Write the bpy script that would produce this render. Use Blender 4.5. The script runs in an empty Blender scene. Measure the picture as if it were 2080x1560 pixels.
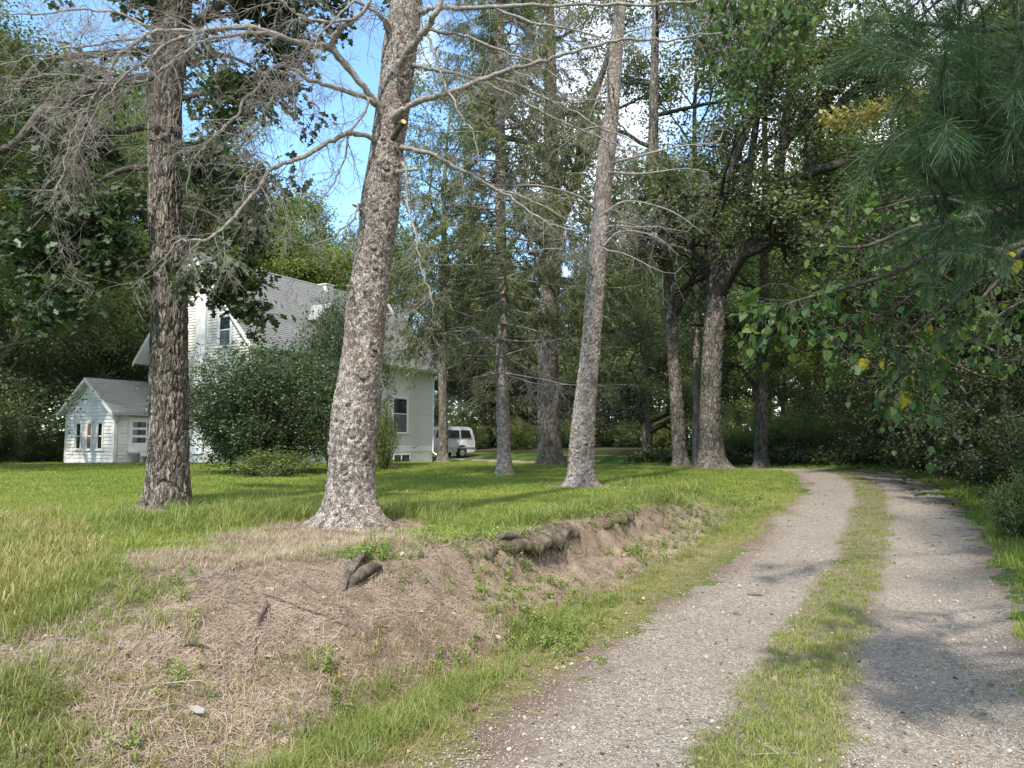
import bpy, math, random
import numpy as np
from mathutils import Vector, Matrix

# ------------------------------------------------------------------ camera, sky, sun, exposure
S = bpy.context.scene
COL = S.collection
F_PX, CX, CY = 1485.0, 1040.0, 780.0            # lens in pixels of the 2080 x 1560 photograph
PITCH = math.radians(4.43)
CAM = np.array([0.0, 0.0, 1.6])
cd = bpy.data.cameras.new('camera')
cam = bpy.data.objects.new('camera', cd)
COL.objects.link(cam)
cd.sensor_width = 36.0
cd.lens = 36.0 * F_PX / 2080.0
cd.clip_start = 0.05
cd.clip_end = 2000.0
cam.location = CAM
cam.rotation_euler = (math.pi / 2 + PITCH, 0, 0)
S.camera = cam

SUN_EL, SUN_AZ = math.radians(50), math.radians(201)     # azimuth clockwise from +Y: behind and to the left
sun_dir = np.array([math.sin(SUN_AZ) * math.cos(SUN_EL), math.cos(SUN_AZ) * math.cos(SUN_EL), math.sin(SUN_EL)])
sl = bpy.data.lights.new('sun', 'SUN')
sl.energy = 2.9
sl.angle = math.radians(1.8)
sl.color = (1.0, 0.95, 0.86)
so = bpy.data.objects.new('sun', sl)
COL.objects.link(so)
so.rotation_euler = Vector(-sun_dir).to_track_quat('-Z', 'Y').to_euler()
so.location = (-20, -25, 40)

W = bpy.data.worlds.new('World')
S.world = W
W.use_nodes = True
nt = W.node_tree
nt.nodes.clear()
def wn(t, **k):
    n = nt.nodes.new(t)
    for a, b in k.items():
        setattr(n, a, b)
    return n
wo = wn('ShaderNodeOutputWorld')
wb = wn('ShaderNodeBackground')
wb.inputs['Strength'].default_value = 0.15
sk = wn('ShaderNodeTexSky', sky_type='NISHITA')
sk.sun_disc = False
sk.sun_elevation = SUN_EL
sk.sun_rotation = SUN_AZ
sk.air_density = 1.0
sk.dust_density = 0.25
sk.ozone_density = 1.0
tc = wn('ShaderNodeTexCoord')
n1 = wn('ShaderNodeTexNoise')
n1.inputs['Scale'].default_value = 3.2
n1.inputs['Detail'].default_value = 7
n1.inputs['Roughness'].default_value = 0.58
sx = wn('ShaderNodeSeparateXYZ')
ma = wn('ShaderNodeMath', operation='MULTIPLY_ADD')      # more cloud towards +X
ma.inputs[1].default_value = 0.55
mr = wn('ShaderNodeMapRange')
mr.inputs['From Min'].default_value = 0.50
mr.inputs['From Max'].default_value = 0.66
mc = wn('ShaderNodeMix', data_type='RGBA')
mc.inputs[7].default_value = (5.0, 5.2, 5.5, 1)
L = nt.links.new
L(tc.outputs['Generated'], n1.inputs['Vector'])
L(tc.outputs['Generated'], sx.inputs[0])
L(sx.outputs['X'], ma.inputs[0])
L(n1.outputs['Fac'], ma.inputs[2])
L(ma.outputs[0], mr.inputs['Value'])
L(mr.outputs[0], mc.inputs[0])
tn = wn('ShaderNodeMix', data_type='RGBA', blend_type='MULTIPLY')
tn.inputs[0].default_value = 1.0
tn.inputs[7].default_value = (.80, .98, 1.05, 1)
L(sk.outputs['Color'], tn.inputs[6])
L(tn.outputs[2], mc.inputs[6])
L(mc.outputs[2], wb.inputs['Color'])
L(wb.outputs[0], wo.inputs['Surface'])

S.view_settings.view_transform = 'Standard'
S.view_settings.look = 'None'
S.view_settings.exposure = 1.46
S.view_settings.gamma = 1.0
S.view_settings.use_curve_mapping = False
S.render.engine = 'CYCLES'
S.cycles.max_bounces = 8
S.cycles.diffuse_bounces = 4
S.cycles.transmission_bounces = 4
S.cycles.transparent_max_bounces = 8
S.cycles.use_denoising = True

# ------------------------------------------------------------------ helpers
RNG = np.random.default_rng(7)
random.seed(7)

def ray(px, py):
    c, s = math.cos(PITCH), math.sin(PITCH)
    a, b = (px - CX) / F_PX, -(py - CY) / F_PX
    d = np.array([a, c - b * s, s + b * c])
    return d / d[1]

def P(px, py, d):
    """The point that stands d metres ahead of the camera on that line of sight."""
    return CAM + ray(px, py) * d

def sm(a, b, x):
    u = np.clip((np.asarray(x, float) - a) / (b - a), 0, 1)
    return u * u * (3 - 2 * u)

def hsh(i, j, k=0):
    h = (i.astype(np.int64) * 374761393 + j.astype(np.int64) * 668265263 + np.asarray(k).astype(np.int64) * 2147483647 // 7) & 0xFFFFFFFF
    h = ((h ^ (h >> 13)) * 1274126177) & 0xFFFFFFFF
    h = (h ^ (h >> 16)) & 0xFFFFFF
    return h / float(0xFFFFFF)

def vnoise(x, y, z=None, seed=0):
    x = np.asarray(x, float); y = np.asarray(y, float)
    z = np.zeros_like(x) if z is None else np.asarray(z, float)
    xi, yi, zi = np.floor(x).astype(int), np.floor(y).astype(int), np.floor(z).astype(int)
    fx, fy, fz = x - xi, y - yi, z - zi
    fx, fy, fz = (f * f * (3 - 2 * f) for f in (fx, fy, fz))
    r = 0
    for a in (0, 1):
        for b in (0, 1):
            for c in (0, 1):
                w = (fx if a else 1 - fx) * (fy if b else 1 - fy) * (fz if c else 1 - fz)
                r = r + w * hsh(xi + a, yi + b, (zi + c) * 131 + seed * 7919)
    return r * 2 - 1

def fbm(x, y, z=None, o=4, seed=0):
    r, a, f = 0, 1.0, 1.0
    for k in range(o):
        r = r + a * vnoise(np.asarray(x) * f, np.asarray(y) * f, None if z is None else np.asarray(z) * f, seed + k)
        a *= .5; f *= 2.03
    return r / 1.9

def mesh(name, v, faces, fattr=None, vattr=None, smooth=False):
    """faces: list of integer arrays (n, k); fattr / vattr: dict name -> float per face / vertex."""
    me = bpy.data.meshes.new(name)
    v = np.asarray(v, np.float32)
    fs = [np.asarray(f, np.int32) for f in faces if len(f)]
    me.vertices.add(len(v))
    me.vertices.foreach_set('co', v.ravel())
    loops = np.concatenate([f.ravel() for f in fs])
    tot = np.concatenate([np.full(len(f), f.shape[1], np.int32) for f in fs])
    start = np.concatenate([[0], np.cumsum(tot)[:-1]]).astype(np.int32)
    me.loops.add(len(loops))
    me.loops.foreach_set('vertex_index', loops)
    me.polygons.add(len(tot))
    me.polygons.foreach_set('loop_start', start)
    if smooth:
        me.polygons.foreach_set('use_smooth', np.ones(len(tot), bool))
    for k, a in (fattr or {}).items():
        me.attributes.new(k, 'FLOAT', 'FACE').data.foreach_set('value', np.asarray(a, np.float32))
    for k, a in (vattr or {}).items():
        me.attributes.new(k, 'FLOAT', 'POINT').data.foreach_set('value', np.asarray(a, np.float32))
    me.update(calc_edges=True)
    return me

def add(name, me, mat=None, parent=None, loc=None):
    o = bpy.data.objects.new(name, me)
    COL.objects.link(o)
    if mat is not None and me is not None and not me.materials:
        for m in (mat if isinstance(mat, (list, tuple)) else [mat]):
            me.materials.append(m)
    if parent is not None:
        o.parent = parent
    if loc is not None:
        o.location = loc
    return o

def tag(o, label=None, cat=None, group=None, kind=None):
    if label: o['label'] = label
    if cat: o['category'] = cat
    if group: o['group'] = group
    if kind: o['kind'] = kind
    return o

def thing(name, label, cat, loc=(0, 0, 0), rz=0.0, group=None):
    o = bpy.data.objects.new(name, None)
    o.empty_display_size = .2
    COL.objects.link(o)
    o.location = loc
    o.rotation_euler = (0, 0, rz)
    return tag(o, label, cat, group)

class MB:
    """Collects simple solids into one mesh."""
    def __init__(s):
        s.v, s.f = [], []
    def poly(s, pts, faces):
        b = len(s.v)
        s.v += [tuple(p) for p in pts]
        s.f += [tuple(i + b for i in f) for f in faces]
        return s
    def box(s, x0, x1, y0, y1, z0, z1):
        p = [(x, y, z) for z in (z0, z1) for y in (y0, y1) for x in (x0, x1)]
        return s.poly(p, [(0, 2, 3, 1), (4, 5, 7, 6), (0, 1, 5, 4), (2, 6, 7, 3), (0, 4, 6, 2), (1, 3, 7, 5)])
    def prism(s, outline, axis, a, b):
        """outline: 2-D points; axis 0/1/2 gets a..b, the other two take the outline in order."""
        n = len(outline)
        def at(p, t):
            q = list(p); q.insert(axis, t); return q
        pts = [at(p, a) for p in outline] + [at(p, b) for p in outline]
        return s.poly(pts, [tuple(range(n))[::-1], tuple(range(n, 2 * n))] + [(i, (i + 1) % n, n + (i + 1) % n, n + i) for i in range(n)])
    def tube(s, pts, r, n=8):
        pts = [Vector(p) for p in pts]
        rr = r if isinstance(r, (list, tuple)) else [r] * len(pts)
        b = len(s.v)
        for i, p in enumerate(pts):
            t = (pts[min(i + 1, len(pts) - 1)] - pts[max(i - 1, 0)]).normalized()
            u = t.cross(Vector((0, 0, 1)) if abs(t.z) < .9 else Vector((1, 0, 0))).normalized()
            w = t.cross(u)
            for k in range(n):
                a = 2 * math.pi * k / n
                s.v.append(tuple(p + (u * math.cos(a) + w * math.sin(a)) * rr[i]))
        for i in range(len(pts) - 1):
            for k in range(n):
                s.f.append((b + i * n + k, b + i * n + (k + 1) % n, b + (i + 1) * n + (k + 1) % n, b + (i + 1) * n + k))
        s.f.append(tuple(b + k for k in range(n))[::-1])
        s.f.append(tuple(b + (len(pts) - 1) * n + k for k in range(n)))
        return s
    def me(s, name, bevel=0):
        m = bpy.data.meshes.new(name)
        m.from_pydata(s.v, [], s.f)
        if bevel:
            import bmesh
            bm = bmesh.new(); bm.from_mesh(m)
            bmesh.ops.bevel(bm, geom=bm.edges[:], offset=bevel, segments=2, affect='EDGES', clamp_overlap=True)
            bm.to_mesh(m); bm.free()
        m.update()
        return m
    def build(s, name, mat, parent=None, bevel=0, loc=None):
        return add(name, s.me(name, bevel), mat, parent, loc)

def tubes(P3, R, sides=4, bark_v=False):
    """P3 (M,K,3) polylines, R (M,K) radii -> verts, quads."""
    P3 = np.asarray(P3, float); R = np.asarray(R, float)
    M, K, _ = P3.shape
    T = np.gradient(P3, axis=1)
    T /= np.linalg.norm(T, axis=2, keepdims=True) + 1e-9
    ov = P3[:, -1] - P3[:, 0]
    ref = np.zeros((M, 3)); ref[np.arange(M), np.argmin(np.abs(ov), axis=1)] = 1
    A = np.cross(T, ref[:, None, :]); A /= np.linalg.norm(A, axis=2, keepdims=True) + 1e-9
    B = np.cross(T, A)
    th = np.arange(sides) * 2 * np.pi / sides
    V = P3[:, :, None, :] + R[:, :, None, None] * (np.cos(th)[None, None, :, None] * A[:, :, None, :] + np.sin(th)[None, None, :, None] * B[:, :, None, :])
    idx = np.arange(M * K * sides).reshape(M, K, sides)
    q = np.stack([idx[:, :-1, :], np.roll(idx, -1, 2)[:, :-1, :], np.roll(idx, -1, 2)[:, 1:, :], idx[:, 1:, :]], -1).reshape(-1, 4)
    return V.reshape(-1, 3), q

class Tubes:
    """Gathers polylines and makes one mesh of tubes."""
    def __init__(s):
        s.b = {}
    def add(s, pts, rad, sides=4):
        s.b.setdefault((len(pts), sides), []).append((np.asarray(pts, float), np.asarray(rad, float)))
    def geo(s, off=(0, 0, 0)):
        V, Fq, n = [], [], 0
        for (k, sd), l in s.b.items():
            v, q = tubes(np.stack([a for a, _ in l]), np.stack([r for _, r in l]), sd)
            V.append(v); Fq.append(q + n); n += len(v)
        return np.concatenate(V) - np.asarray(off), np.concatenate(Fq)
    def build(s, name, mat, parent, off=(0, 0, 0)):
        v, q = s.geo(off)
        return add(name, mesh(name, v, [q], smooth=True), mat, parent)

def norm(v):
    return v / (np.linalg.norm(v, axis=-1, keepdims=True) + 1e-9)

def spline(pts, n):
    """Catmull-Rom through control points (any number of columns)."""
    p = np.asarray(pts, float)
    p = np.concatenate([[2 * p[0] - p[1]], p, [2 * p[-1] - p[-2]]])
    m = len(p) - 3
    t = np.linspace(0, m, n)
    i = np.minimum(t.astype(int), m - 1)
    u = (t - i)[:, None]
    a, b, c, d = p[i], p[i + 1], p[i + 2], p[i + 3]
    return .5 * (2 * b + (c - a) * u + (2 * a - 5 * b + 4 * c - d) * u ** 2 + (3 * b - a - 3 * c + d) * u ** 3)

def grow(rng, p0, d, Lg, r0, r1, n, wander=.25, up=0.0):
    p = np.array(p0, float); d = norm(np.array(d, float))
    out = [p.copy()]
    for i in range(n):
        d = norm(d + rng.normal(0, wander, 3) + np.array([0, 0, up]))
        p = p + d * (Lg / n)
        out.append(p.copy())
    return np.array(out), np.linspace(r0, r1, n + 1)

# leaf outlines: x along the leaf, y across, z lift
DIAMOND = np.array([(0, 0, 0), (.45, .26, .05), (1, 0, -.06), (.45, -.26, .05)])
OVATE = np.array([(0, 0, 0), (.12, .24, .03), (.35, .40, .06), (.65, .30, .03), (1, 0, -.08), (.65, -.30, .03), (.35, -.40, .06), (.12, -.24, .03)])
HEART = np.array([(0.04, 0, 0), (-.03, .14, .01), (.06, .32, .04), (.28, .42, .06), (.55, .34, .04), (.80, .16, -.02), (1, 0, -.1), (.80, -.16, -.02), (.55, -.34, .04), (.28, -.42, .06), (.06, -.32, .04), (-.03, -.14, .01)])
LOBED = np.array([(0, 0, 0), (.26, .25, .05), (.38, .12, .02), (.60, .42, .08), (.72, .22, .03), (1, .14, -.05),
                  (1, -.14, -.05), (.72, -.22, .03), (.60, -.42, .08), (.38, -.12, .02), (.26, -.25, .05)])
SPRAY = np.array([(0, .085, 0), (0, -.085, 0), (1, -.035, -.05), (1, .035, -.05)])

def frames(rng, n, tilt=.9, droop=.35):
    az = rng.uniform(0, 2 * np.pi, n)
    ax = np.stack([np.cos(az), np.sin(az), rng.normal(-droop, .45, n)], -1)
    ax = norm(ax)
    nz = norm(np.stack([rng.normal(0, tilt, n), rng.normal(0, tilt, n), np.ones(n)], -1))
    sy = norm(np.cross(nz, ax))
    nz = np.cross(ax, sy)
    return ax, sy, nz

def leaves(rng, Q, size, tpl, tilt=.7, droop=.35, ax=None):
    Q = np.asarray(Q); n = len(Q); k = len(tpl)
    a, s, z = frames(rng, n, tilt, droop)
    if ax is not None:
        a = norm(ax); s = norm(np.cross(z, a)); z = np.cross(a, s)
    size = np.broadcast_to(size, (n,))[:, None, None]
    V = Q[:, None, :] + size * (tpl[None, :, 0:1] * a[:, None] + tpl[None, :, 1:2] * s[:, None] + tpl[None, :, 2:3] * z[:, None])
    return V.reshape(-1, 3), np.arange(n * k).reshape(n, k)

# ------------------------------------------------------------------ materials
def mat(name, rough=.7, spec=.3):
    m = bpy.data.materials.new(name)
    m.use_nodes = True
    t = m.node_tree
    b = t.nodes['Principled BSDF']
    b.inputs['Roughness'].default_value = rough
    b.inputs['Specular IOR Level'].default_value = spec
    return m, t, b

def node(t, ty, ins=None, **k):
    n = t.nodes.new(ty)
    for a, b in k.items():
        setattr(n, a, b)
    for a, b in (ins or {}).items():
        if hasattr(b, 'is_output'):
            t.links.new(b, n.inputs[a])
        else:
            n.inputs[a].default_value = b
    return n

def ramp(t, fac, stops):
    n = t.nodes.new('ShaderNodeValToRGB')
    t.links.new(fac, n.inputs[0])
    e = n.color_ramp.elements
    while len(e) < len(stops):
        e.new(.5)
    for i, (p, c) in enumerate(stops):
        e[i].position = p
        e[i].color = (*c, 1)
    return n.outputs[0]

def mixc(t, fac, a, b, mode='MIX'):
    n = t.nodes.new('ShaderNodeMix'); n.data_type = 'RGBA'; n.blend_type = mode
    for i, v in ((0, fac), (6, a), (7, b)):
        if hasattr(v, 'is_output'):
            t.links.new(v, n.inputs[i])
        else:
            n.inputs[i].default_value = v if i == 0 or len(v) == 4 else (*v, 1)
    return n.outputs[2]

def leaf_mat(name, stops, trans=.3, tcol=None, rough=.5, attr='tint', inst=False, spec=.35):
    m, t, b = mat(name, rough, spec)
    if inst:
        fac = node(t, 'ShaderNodeObjectInfo').outputs['Random']
    else:
        fac = node(t, 'ShaderNodeAttribute', attribute_name=attr).outputs['Fac']
    g = node(t, 'ShaderNodeNewGeometry')
    nz = node(t, 'ShaderNodeTexNoise', {'Vector': g.outputs['Position'], 'Scale': .7, 'Detail': 3.0})
    f2 = node(t, 'ShaderNodeMath', {0: nz.outputs['Fac'], 1: .9, 2: -.45}, operation='MULTIPLY_ADD')
    f3 = node(t, 'ShaderNodeMath', {0: fac, 1: f2.outputs[0]}, operation='ADD', use_clamp=True)
    c = ramp(t, f3.outputs[0], stops)
    t.links.new(c, b.inputs['Base Color'])
    tr = node(t, 'ShaderNodeBsdfTranslucent')
    tcx = mixc(t, 1.0, c, tcol or (1.3, 1.5, .6), 'MULTIPLY')
    t.links.new(tcx, tr.inputs['Color'])
    mx = node(t, 'ShaderNodeMixShader', {0: trans, 1: b.outputs[0], 2: tr.outputs[0]})
    t.links.new(mx.outputs[0], t.nodes['Material Output'].inputs['Surface'])
    return m

def bark_mat(name, c0, c1, c2, sc=(8, 8, 2.2), bump=.5, patch=None, scale2=30, flake=None, crack=.10, cmix=.8):
    m, t, b = mat(name, .9, .15)
    tcn = node(t, 'ShaderNodeTexCoord')
    mp = node(t, 'ShaderNodeMapping', {'Vector': tcn.outputs['Object'], 'Scale': sc})
    n = node(t, 'ShaderNodeTexNoise', {'Vector': mp.outputs[0], 'Scale': 1.6, 'Detail': 8.0, 'Roughness': .65, 'Distortion': .4})
    n2 = node(t, 'ShaderNodeTexNoise', {'Vector': tcn.outputs['Object'], 'Scale': float(scale2), 'Detail': 5.0, 'Roughness': .7})
    at = node(t, 'ShaderNodeAttribute', attribute_name='plate')
    a = node(t, 'ShaderNodeMath', {0: n.outputs['Fac'], 1: n2.outputs['Fac']}, operation='ADD')
    a2 = node(t, 'ShaderNodeMath', {0: at.outputs['Fac'], 1: .55, 2: a.outputs[0]}, operation='MULTIPLY_ADD')
    a3 = node(t, 'ShaderNodeMath', {0: a2.outputs[0], 1: .45}, operation='MULTIPLY')
    c = ramp(t, a3.outputs[0], [(.42, c0), (.54, c1), (.68, c2)])
    if patch:
        n3 = node(t, 'ShaderNodeTexNoise', {'Vector': tcn.outputs['Object'], 'Scale': 2.6, 'Detail': 6.0})
        r3 = node(t, 'ShaderNodeMapRange', {'Value': n3.outputs['Fac'], 'From Min': .55, 'From Max': .7})
        c = mixc(t, r3.outputs[0], c, patch)
    hgt = a.outputs[0]
    if flake:                                # small bark plates, each with its own tone, and the fissures between them
        w = node(t, 'ShaderNodeTexNoise', {'Vector': tcn.outputs['Object'], 'Scale': 14.0, 'Detail': 3.0})
        wv = node(t, 'ShaderNodeVectorMath', {0: w.outputs['Color'], 1: (.05, .05, .09)}, operation='MULTIPLY')
        wa = node(t, 'ShaderNodeVectorMath', {0: tcn.outputs['Object'], 1: wv.outputs[0]}, operation='ADD')
        m2 = node(t, 'ShaderNodeMapping', {'Vector': wa.outputs[0], 'Scale': flake})
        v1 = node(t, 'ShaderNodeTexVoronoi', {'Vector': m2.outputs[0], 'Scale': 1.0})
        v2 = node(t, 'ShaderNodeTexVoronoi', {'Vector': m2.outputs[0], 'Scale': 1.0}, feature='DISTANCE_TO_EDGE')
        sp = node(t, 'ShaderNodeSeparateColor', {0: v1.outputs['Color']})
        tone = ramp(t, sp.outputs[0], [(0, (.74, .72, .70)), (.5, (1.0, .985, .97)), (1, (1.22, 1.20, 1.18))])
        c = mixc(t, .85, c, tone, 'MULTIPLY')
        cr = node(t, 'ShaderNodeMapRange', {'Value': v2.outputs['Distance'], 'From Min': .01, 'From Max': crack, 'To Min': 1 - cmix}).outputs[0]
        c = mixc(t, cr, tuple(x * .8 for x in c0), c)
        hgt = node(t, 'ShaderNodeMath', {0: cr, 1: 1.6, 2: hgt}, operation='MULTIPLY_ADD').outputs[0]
    t.links.new(c, b.inputs['Base Color'])
    bp = node(t, 'ShaderNodeBump', {'Height': hgt, 'Strength': bump, 'Distance': .02})
    t.links.new(bp.outputs[0], b.inputs['Normal'])
    return m

def plain(name, col, rough=.6, spec=.3, var=.12, scale=6.0, bump=0.0, metal=0.0):
    m, t, b = mat(name, rough, spec)
    tcn = node(t, 'ShaderNodeTexCoord')
    n = node(t, 'ShaderNodeTexNoise', {'Vector': tcn.outputs['Object'], 'Scale': scale, 'Detail': 6.0, 'Roughness': .6})
    c = ramp(t, n.outputs['Fac'], [(.3, tuple(x * (1 - var) for x in col)), (.7, tuple(min(1, x * (1 + var)) for x in col))])
    t.links.new(c, b.inputs['Base Color'])
    b.inputs['Metallic'].default_value = metal
    if bump:
        bp = node(t, 'ShaderNodeBump', {'Height': n.outputs['Fac'], 'Strength': bump, 'Distance': .02})
        t.links.new(bp.outputs[0], b.inputs['Normal'])
    return m

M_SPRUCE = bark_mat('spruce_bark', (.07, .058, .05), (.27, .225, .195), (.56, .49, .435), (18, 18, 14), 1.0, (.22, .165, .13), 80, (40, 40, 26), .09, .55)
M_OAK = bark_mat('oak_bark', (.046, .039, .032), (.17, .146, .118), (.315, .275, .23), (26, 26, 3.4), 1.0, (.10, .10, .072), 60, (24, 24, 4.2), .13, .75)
M_OAKFAR = bark_mat('grey_bark', (.06, .05, .04), (.15, .13, .10), (.26, .23, .18), (9, 9, 1.4), .8, None, 20)
M_LIMB = bark_mat('limb_bark', (.05, .043, .036), (.11, .095, .08), (.20, .18, .155), (9, 9, 9), .4, None, 30)
M_DEAD = bark_mat('dead_branch_bark', (.17, .15, .13), (.34, .305, .27), (.54, .495, .45), (14, 14, 14), .3, None, 60)
M_CUT = plain('fresh_cut_wood', (.72, .36, .11), .7, .2, .15, 40)
M_KNOT = plain('knot_wood', (.13, .105, .085), .9, .1, .4, 30, .5)
M_LOBED = leaf_mat('oak_leaf', [(0, (.028, .044, .022)), (.5, (.048, .072, .034)), (1, (.085, .112, .052))], .25)
M_BROAD = leaf_mat('broad_leaf', [(0, (.055, .08, .034)), (.5, (.10, .132, .055)), (1, (.175, .20, .082))], .45)
M_OLIVE = leaf_mat('olive_leaf', [(0, (.07, .085, .047)), (.5, (.12, .138, .078)), (1, (.19, .205, .115))], .4)
M_LIGHT = leaf_mat('light_leaf', [(0, (.075, .10, .03)), (.5, (.13, .165, .05)), (1, (.215, .235, .08))], .45)
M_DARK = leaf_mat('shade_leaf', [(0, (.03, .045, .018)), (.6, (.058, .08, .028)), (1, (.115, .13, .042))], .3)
M_LILAC = leaf_mat('lilac_leaf', [(0, (.026, .046, .016)), (.5, (.046, .078, .024)), (1, (.09, .125, .035))], .25)
M_NEEDLE = leaf_mat('spruce_needle', [(0, (.055, .068, .024)), (.5, (.10, .115, .04)), (1, (.175, .18, .065))], .25)
M_PINE = leaf_mat('pine_needle', [(0, (.02, .05, .02)), (.5, (.04, .085, .032)), (1, (.085, .13, .045))], .2)
M_BROWNN = leaf_mat('dead_needle', [(0, (.05, .038, .03)), (.6, (.09, .07, .052)), (1, (.14, .115, .085))], .1)
M_LINDEN = leaf_mat('linden_leaf', [(0, (.03, .07, .02)), (.6, (.055, .105, .028)), (1, (.12, .16, .035))], .4, inst=True)
M_LINDENS = leaf_mat('linden_leaf_far', [(0, (.03, .065, .02)), (.6, (.06, .11, .03)), (1, (.12, .17, .04))], .4)
M_YELLOW = leaf_mat('yellow_leaf', [(0, (.28, .26, .03)), (.6, (.42, .34, .03)), (1, (.50, .36, .05))], .4, inst=True)
M_YELLOWN = leaf_mat('yellow_needle', [(0, (.16, .14, .045)), (.6, (.26, .21, .06)), (1, (.36, .27, .09))], .3)
M_OAKI = leaf_mat('oak_leaf_near', [(0, (.018, .04, .014)), (.5, (.035, .07, .022)), (1, (.065, .105, .03))], .25, inst=True)

def wood_white(name, base=(.63, .60, .55), dirt=(.40, .39, .365), amt=.55):
    m, t, b = mat(name, .55, .3)
    tcn = node(t, 'ShaderNodeTexCoord')
    mp = node(t, 'ShaderNodeMapping', {'Vector': tcn.outputs['Object'], 'Scale': (.6, .6, 3)})
    n = node(t, 'ShaderNodeTexNoise', {'Vector': mp.outputs[0], 'Scale': 3.0, 'Detail': 9.0, 'Roughness': .7})
    oi = node(t, 'ShaderNodeObjectInfo')
    a = node(t, 'ShaderNodeMath', {0: oi.outputs['Random'], 1: .22, 2: n.outputs['Fac']}, operation='MULTIPLY_ADD')
    r = node(t, 'ShaderNodeMapRange', {'Value': a.outputs[0], 'From Min': .55, 'From Max': .95, 'To Max': amt})
    t.links.new(mixc(t, r.outputs[0], base, dirt), b.inputs['Base Color'])
    return m
M_SIDING = wood_white('white_siding')
M_TRIM = wood_white('white_trim', (.72, .72, .71), (.52, .52, .49), .4)
M_ANNEX = wood_white('old_white_paint', (.69, .66, .61), (.40, .39, .355), .8)
M_SHEATH = plain('wall_sheathing', (.42, .41, .38), .9)
M_CONC = plain('painted_foundation', (.62, .61, .57), .9, .2, .2, 5, .4)
M_GREYWOOD = plain('weathered_grey_wood', (.30, .32, .31), .85, .2, .25, 14, .3)
M_GUTTER = plain('white_gutter', (.75, .75, .73), .4, .4, .08, 4)
M_DARKMETAL = plain('dark_metal', (.05, .05, .052), .5, .5, .2, 20)

def glass_mat(name, col=(.02, .025, .03), rough=.03):
    m, t, b = mat(name, rough, .9)
    tcn = node(t, 'ShaderNodeTexCoord')
    n = node(t, 'ShaderNodeTexNoise', {'Vector': tcn.outputs['Object'], 'Scale': 1.1, 'Detail': 2.0})
    t.links.new(ramp(t, n.outputs['Fac'], [(.3, tuple(c * .6 for c in col)), (.7, tuple(c * 1.5 for c in col))]), b.inputs['Base Color'])
    bp = node(t, 'ShaderNodeBump', {'Height': n.outputs['Fac'], 'Strength': .04, 'Distance': .05})
    t.links.new(bp.outputs[0], b.inputs['Normal'])
    b.inputs['IOR'].default_value = 1.6
    return m
M_GLASS = glass_mat('window_glass')
M_SCREEN = plain('insect_screen', (.10, .105, .11), .5, .4, .15, 3)
M_CURTAIN = plain('brown_curtain', (.16, .10, .08), .9, .1, .4, 9)

def shingle_mat():
    m, t, b = mat('grey_shingles', .9, .15)
    tcn = node(t, 'ShaderNodeTexCoord')
    at = node(t, 'ShaderNodeAttribute', attribute_name='tint')
    n = node(t, 'ShaderNodeTexNoise', {'Vector': tcn.outputs['Object'], 'Scale': .8, 'Detail': 8.0, 'Roughness': .7})
    n2 = node(t, 'ShaderNodeTexNoise', {'Vector': tcn.outputs['Object'], 'Scale': 60.0, 'Detail': 2.0})
    a = node(t, 'ShaderNodeMath', {0: at.outputs['Fac'], 1: .16, 2: n.outputs['Fac']}, operation='MULTIPLY_ADD')
    a2 = node(t, 'ShaderNodeMath', {0: n2.outputs['Fac'], 1: .3, 2: a.outputs[0]}, operation='MULTIPLY_ADD')
    t.links.new(ramp(t, a2.outputs[0], [(.40, (.20, .198, .192)), (.72, (.265, .262, .255)), (1, (.34, .337, .328))]), b.inputs['Base Color'])
    return m
M_SHINGLE = shingle_mat()

# ------------------------------------------------------------------ terrain
ROADC = spline([(-7, -14), (-3.6, -7), (-2.2, -3.5), (-.7, 0), (.3, 2), (1.22, 3.72), (2.43, 5.96), (3.44, 7.62), (4.94, 10.36), (6.4, 13.2), (7.75, 15.94), (9.2, 19.8), (10.2, 23.3),
                (9.9, 25.9), (8.6, 28.1), (6.8, 30.2), (3.5, 34), (0, 39.5), (-3, 45), (-8, 52), (-16, 60)], 420)
ROADS = np.concatenate([[0], np.cumsum(np.linalg.norm(np.diff(ROADC, axis=0), axis=1))])
_rt = norm(np.gradient(ROADC, axis=0))
ROADN = np.stack([-_rt[:, 1], _rt[:, 0]], -1)            # left hand normal
_TOE = [(-60, .5, 7), (-12, 1.9, 6), (-6, 2.7, 4.6), (-3.6, 3.0, 3.6), (-2.2, 3.3, 2.6), (-1.25, 3.85, 1.9), (-.75, 4.5, 1.6), (-.35, 5.25, 1.3), (.1, 6.1, 1.05), (.8, 7.3, .95),
        (1.6, 8.8, .9), (2.5, 10.4, .95), (3.8, 12.6, 1.4), (5.7, 16, 2.2), (7.5, 19.8, 2.6), (8.4, 23.2, 2.6), (8.1, 25.2, 2), (7.0, 27.0, 2), (5.2, 29.2, 2), (2, 33, 2), (-1.5, 38.8, 2), (-4.5, 44, 2), (-10, 51, 2), (-18, 59, 2)]
TOE = spline(_TOE, 420)
_tt = norm(np.gradient(TOE[:, :2], axis=0))
TOEN = np.stack([-_tt[:, 1], _tt[:, 0]], -1)

def near(line, nrm, x, y):
    x = np.asarray(x, float).ravel(); y = np.asarray(y, float).ravel()
    ii = np.empty(len(x), int)
    for a in range(0, len(x), 20000):
        d = (x[a:a + 20000, None] - line[None, :, 0]) ** 2 + (y[a:a + 20000, None] - line[None, :, 1]) ** 2
        ii[a:a + 20000] = d.argmin(1)
    dx, dy = x - line[ii, 0], y - line[ii, 1]
    side = np.sign(dx * nrm[ii, 0] + dy * nrm[ii, 1])
    return ii, side * np.hypot(dx, dy)

def zroad(y):
    return .62 * sm(4, 21, y) - .12 * sm(25, 29, y)

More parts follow.
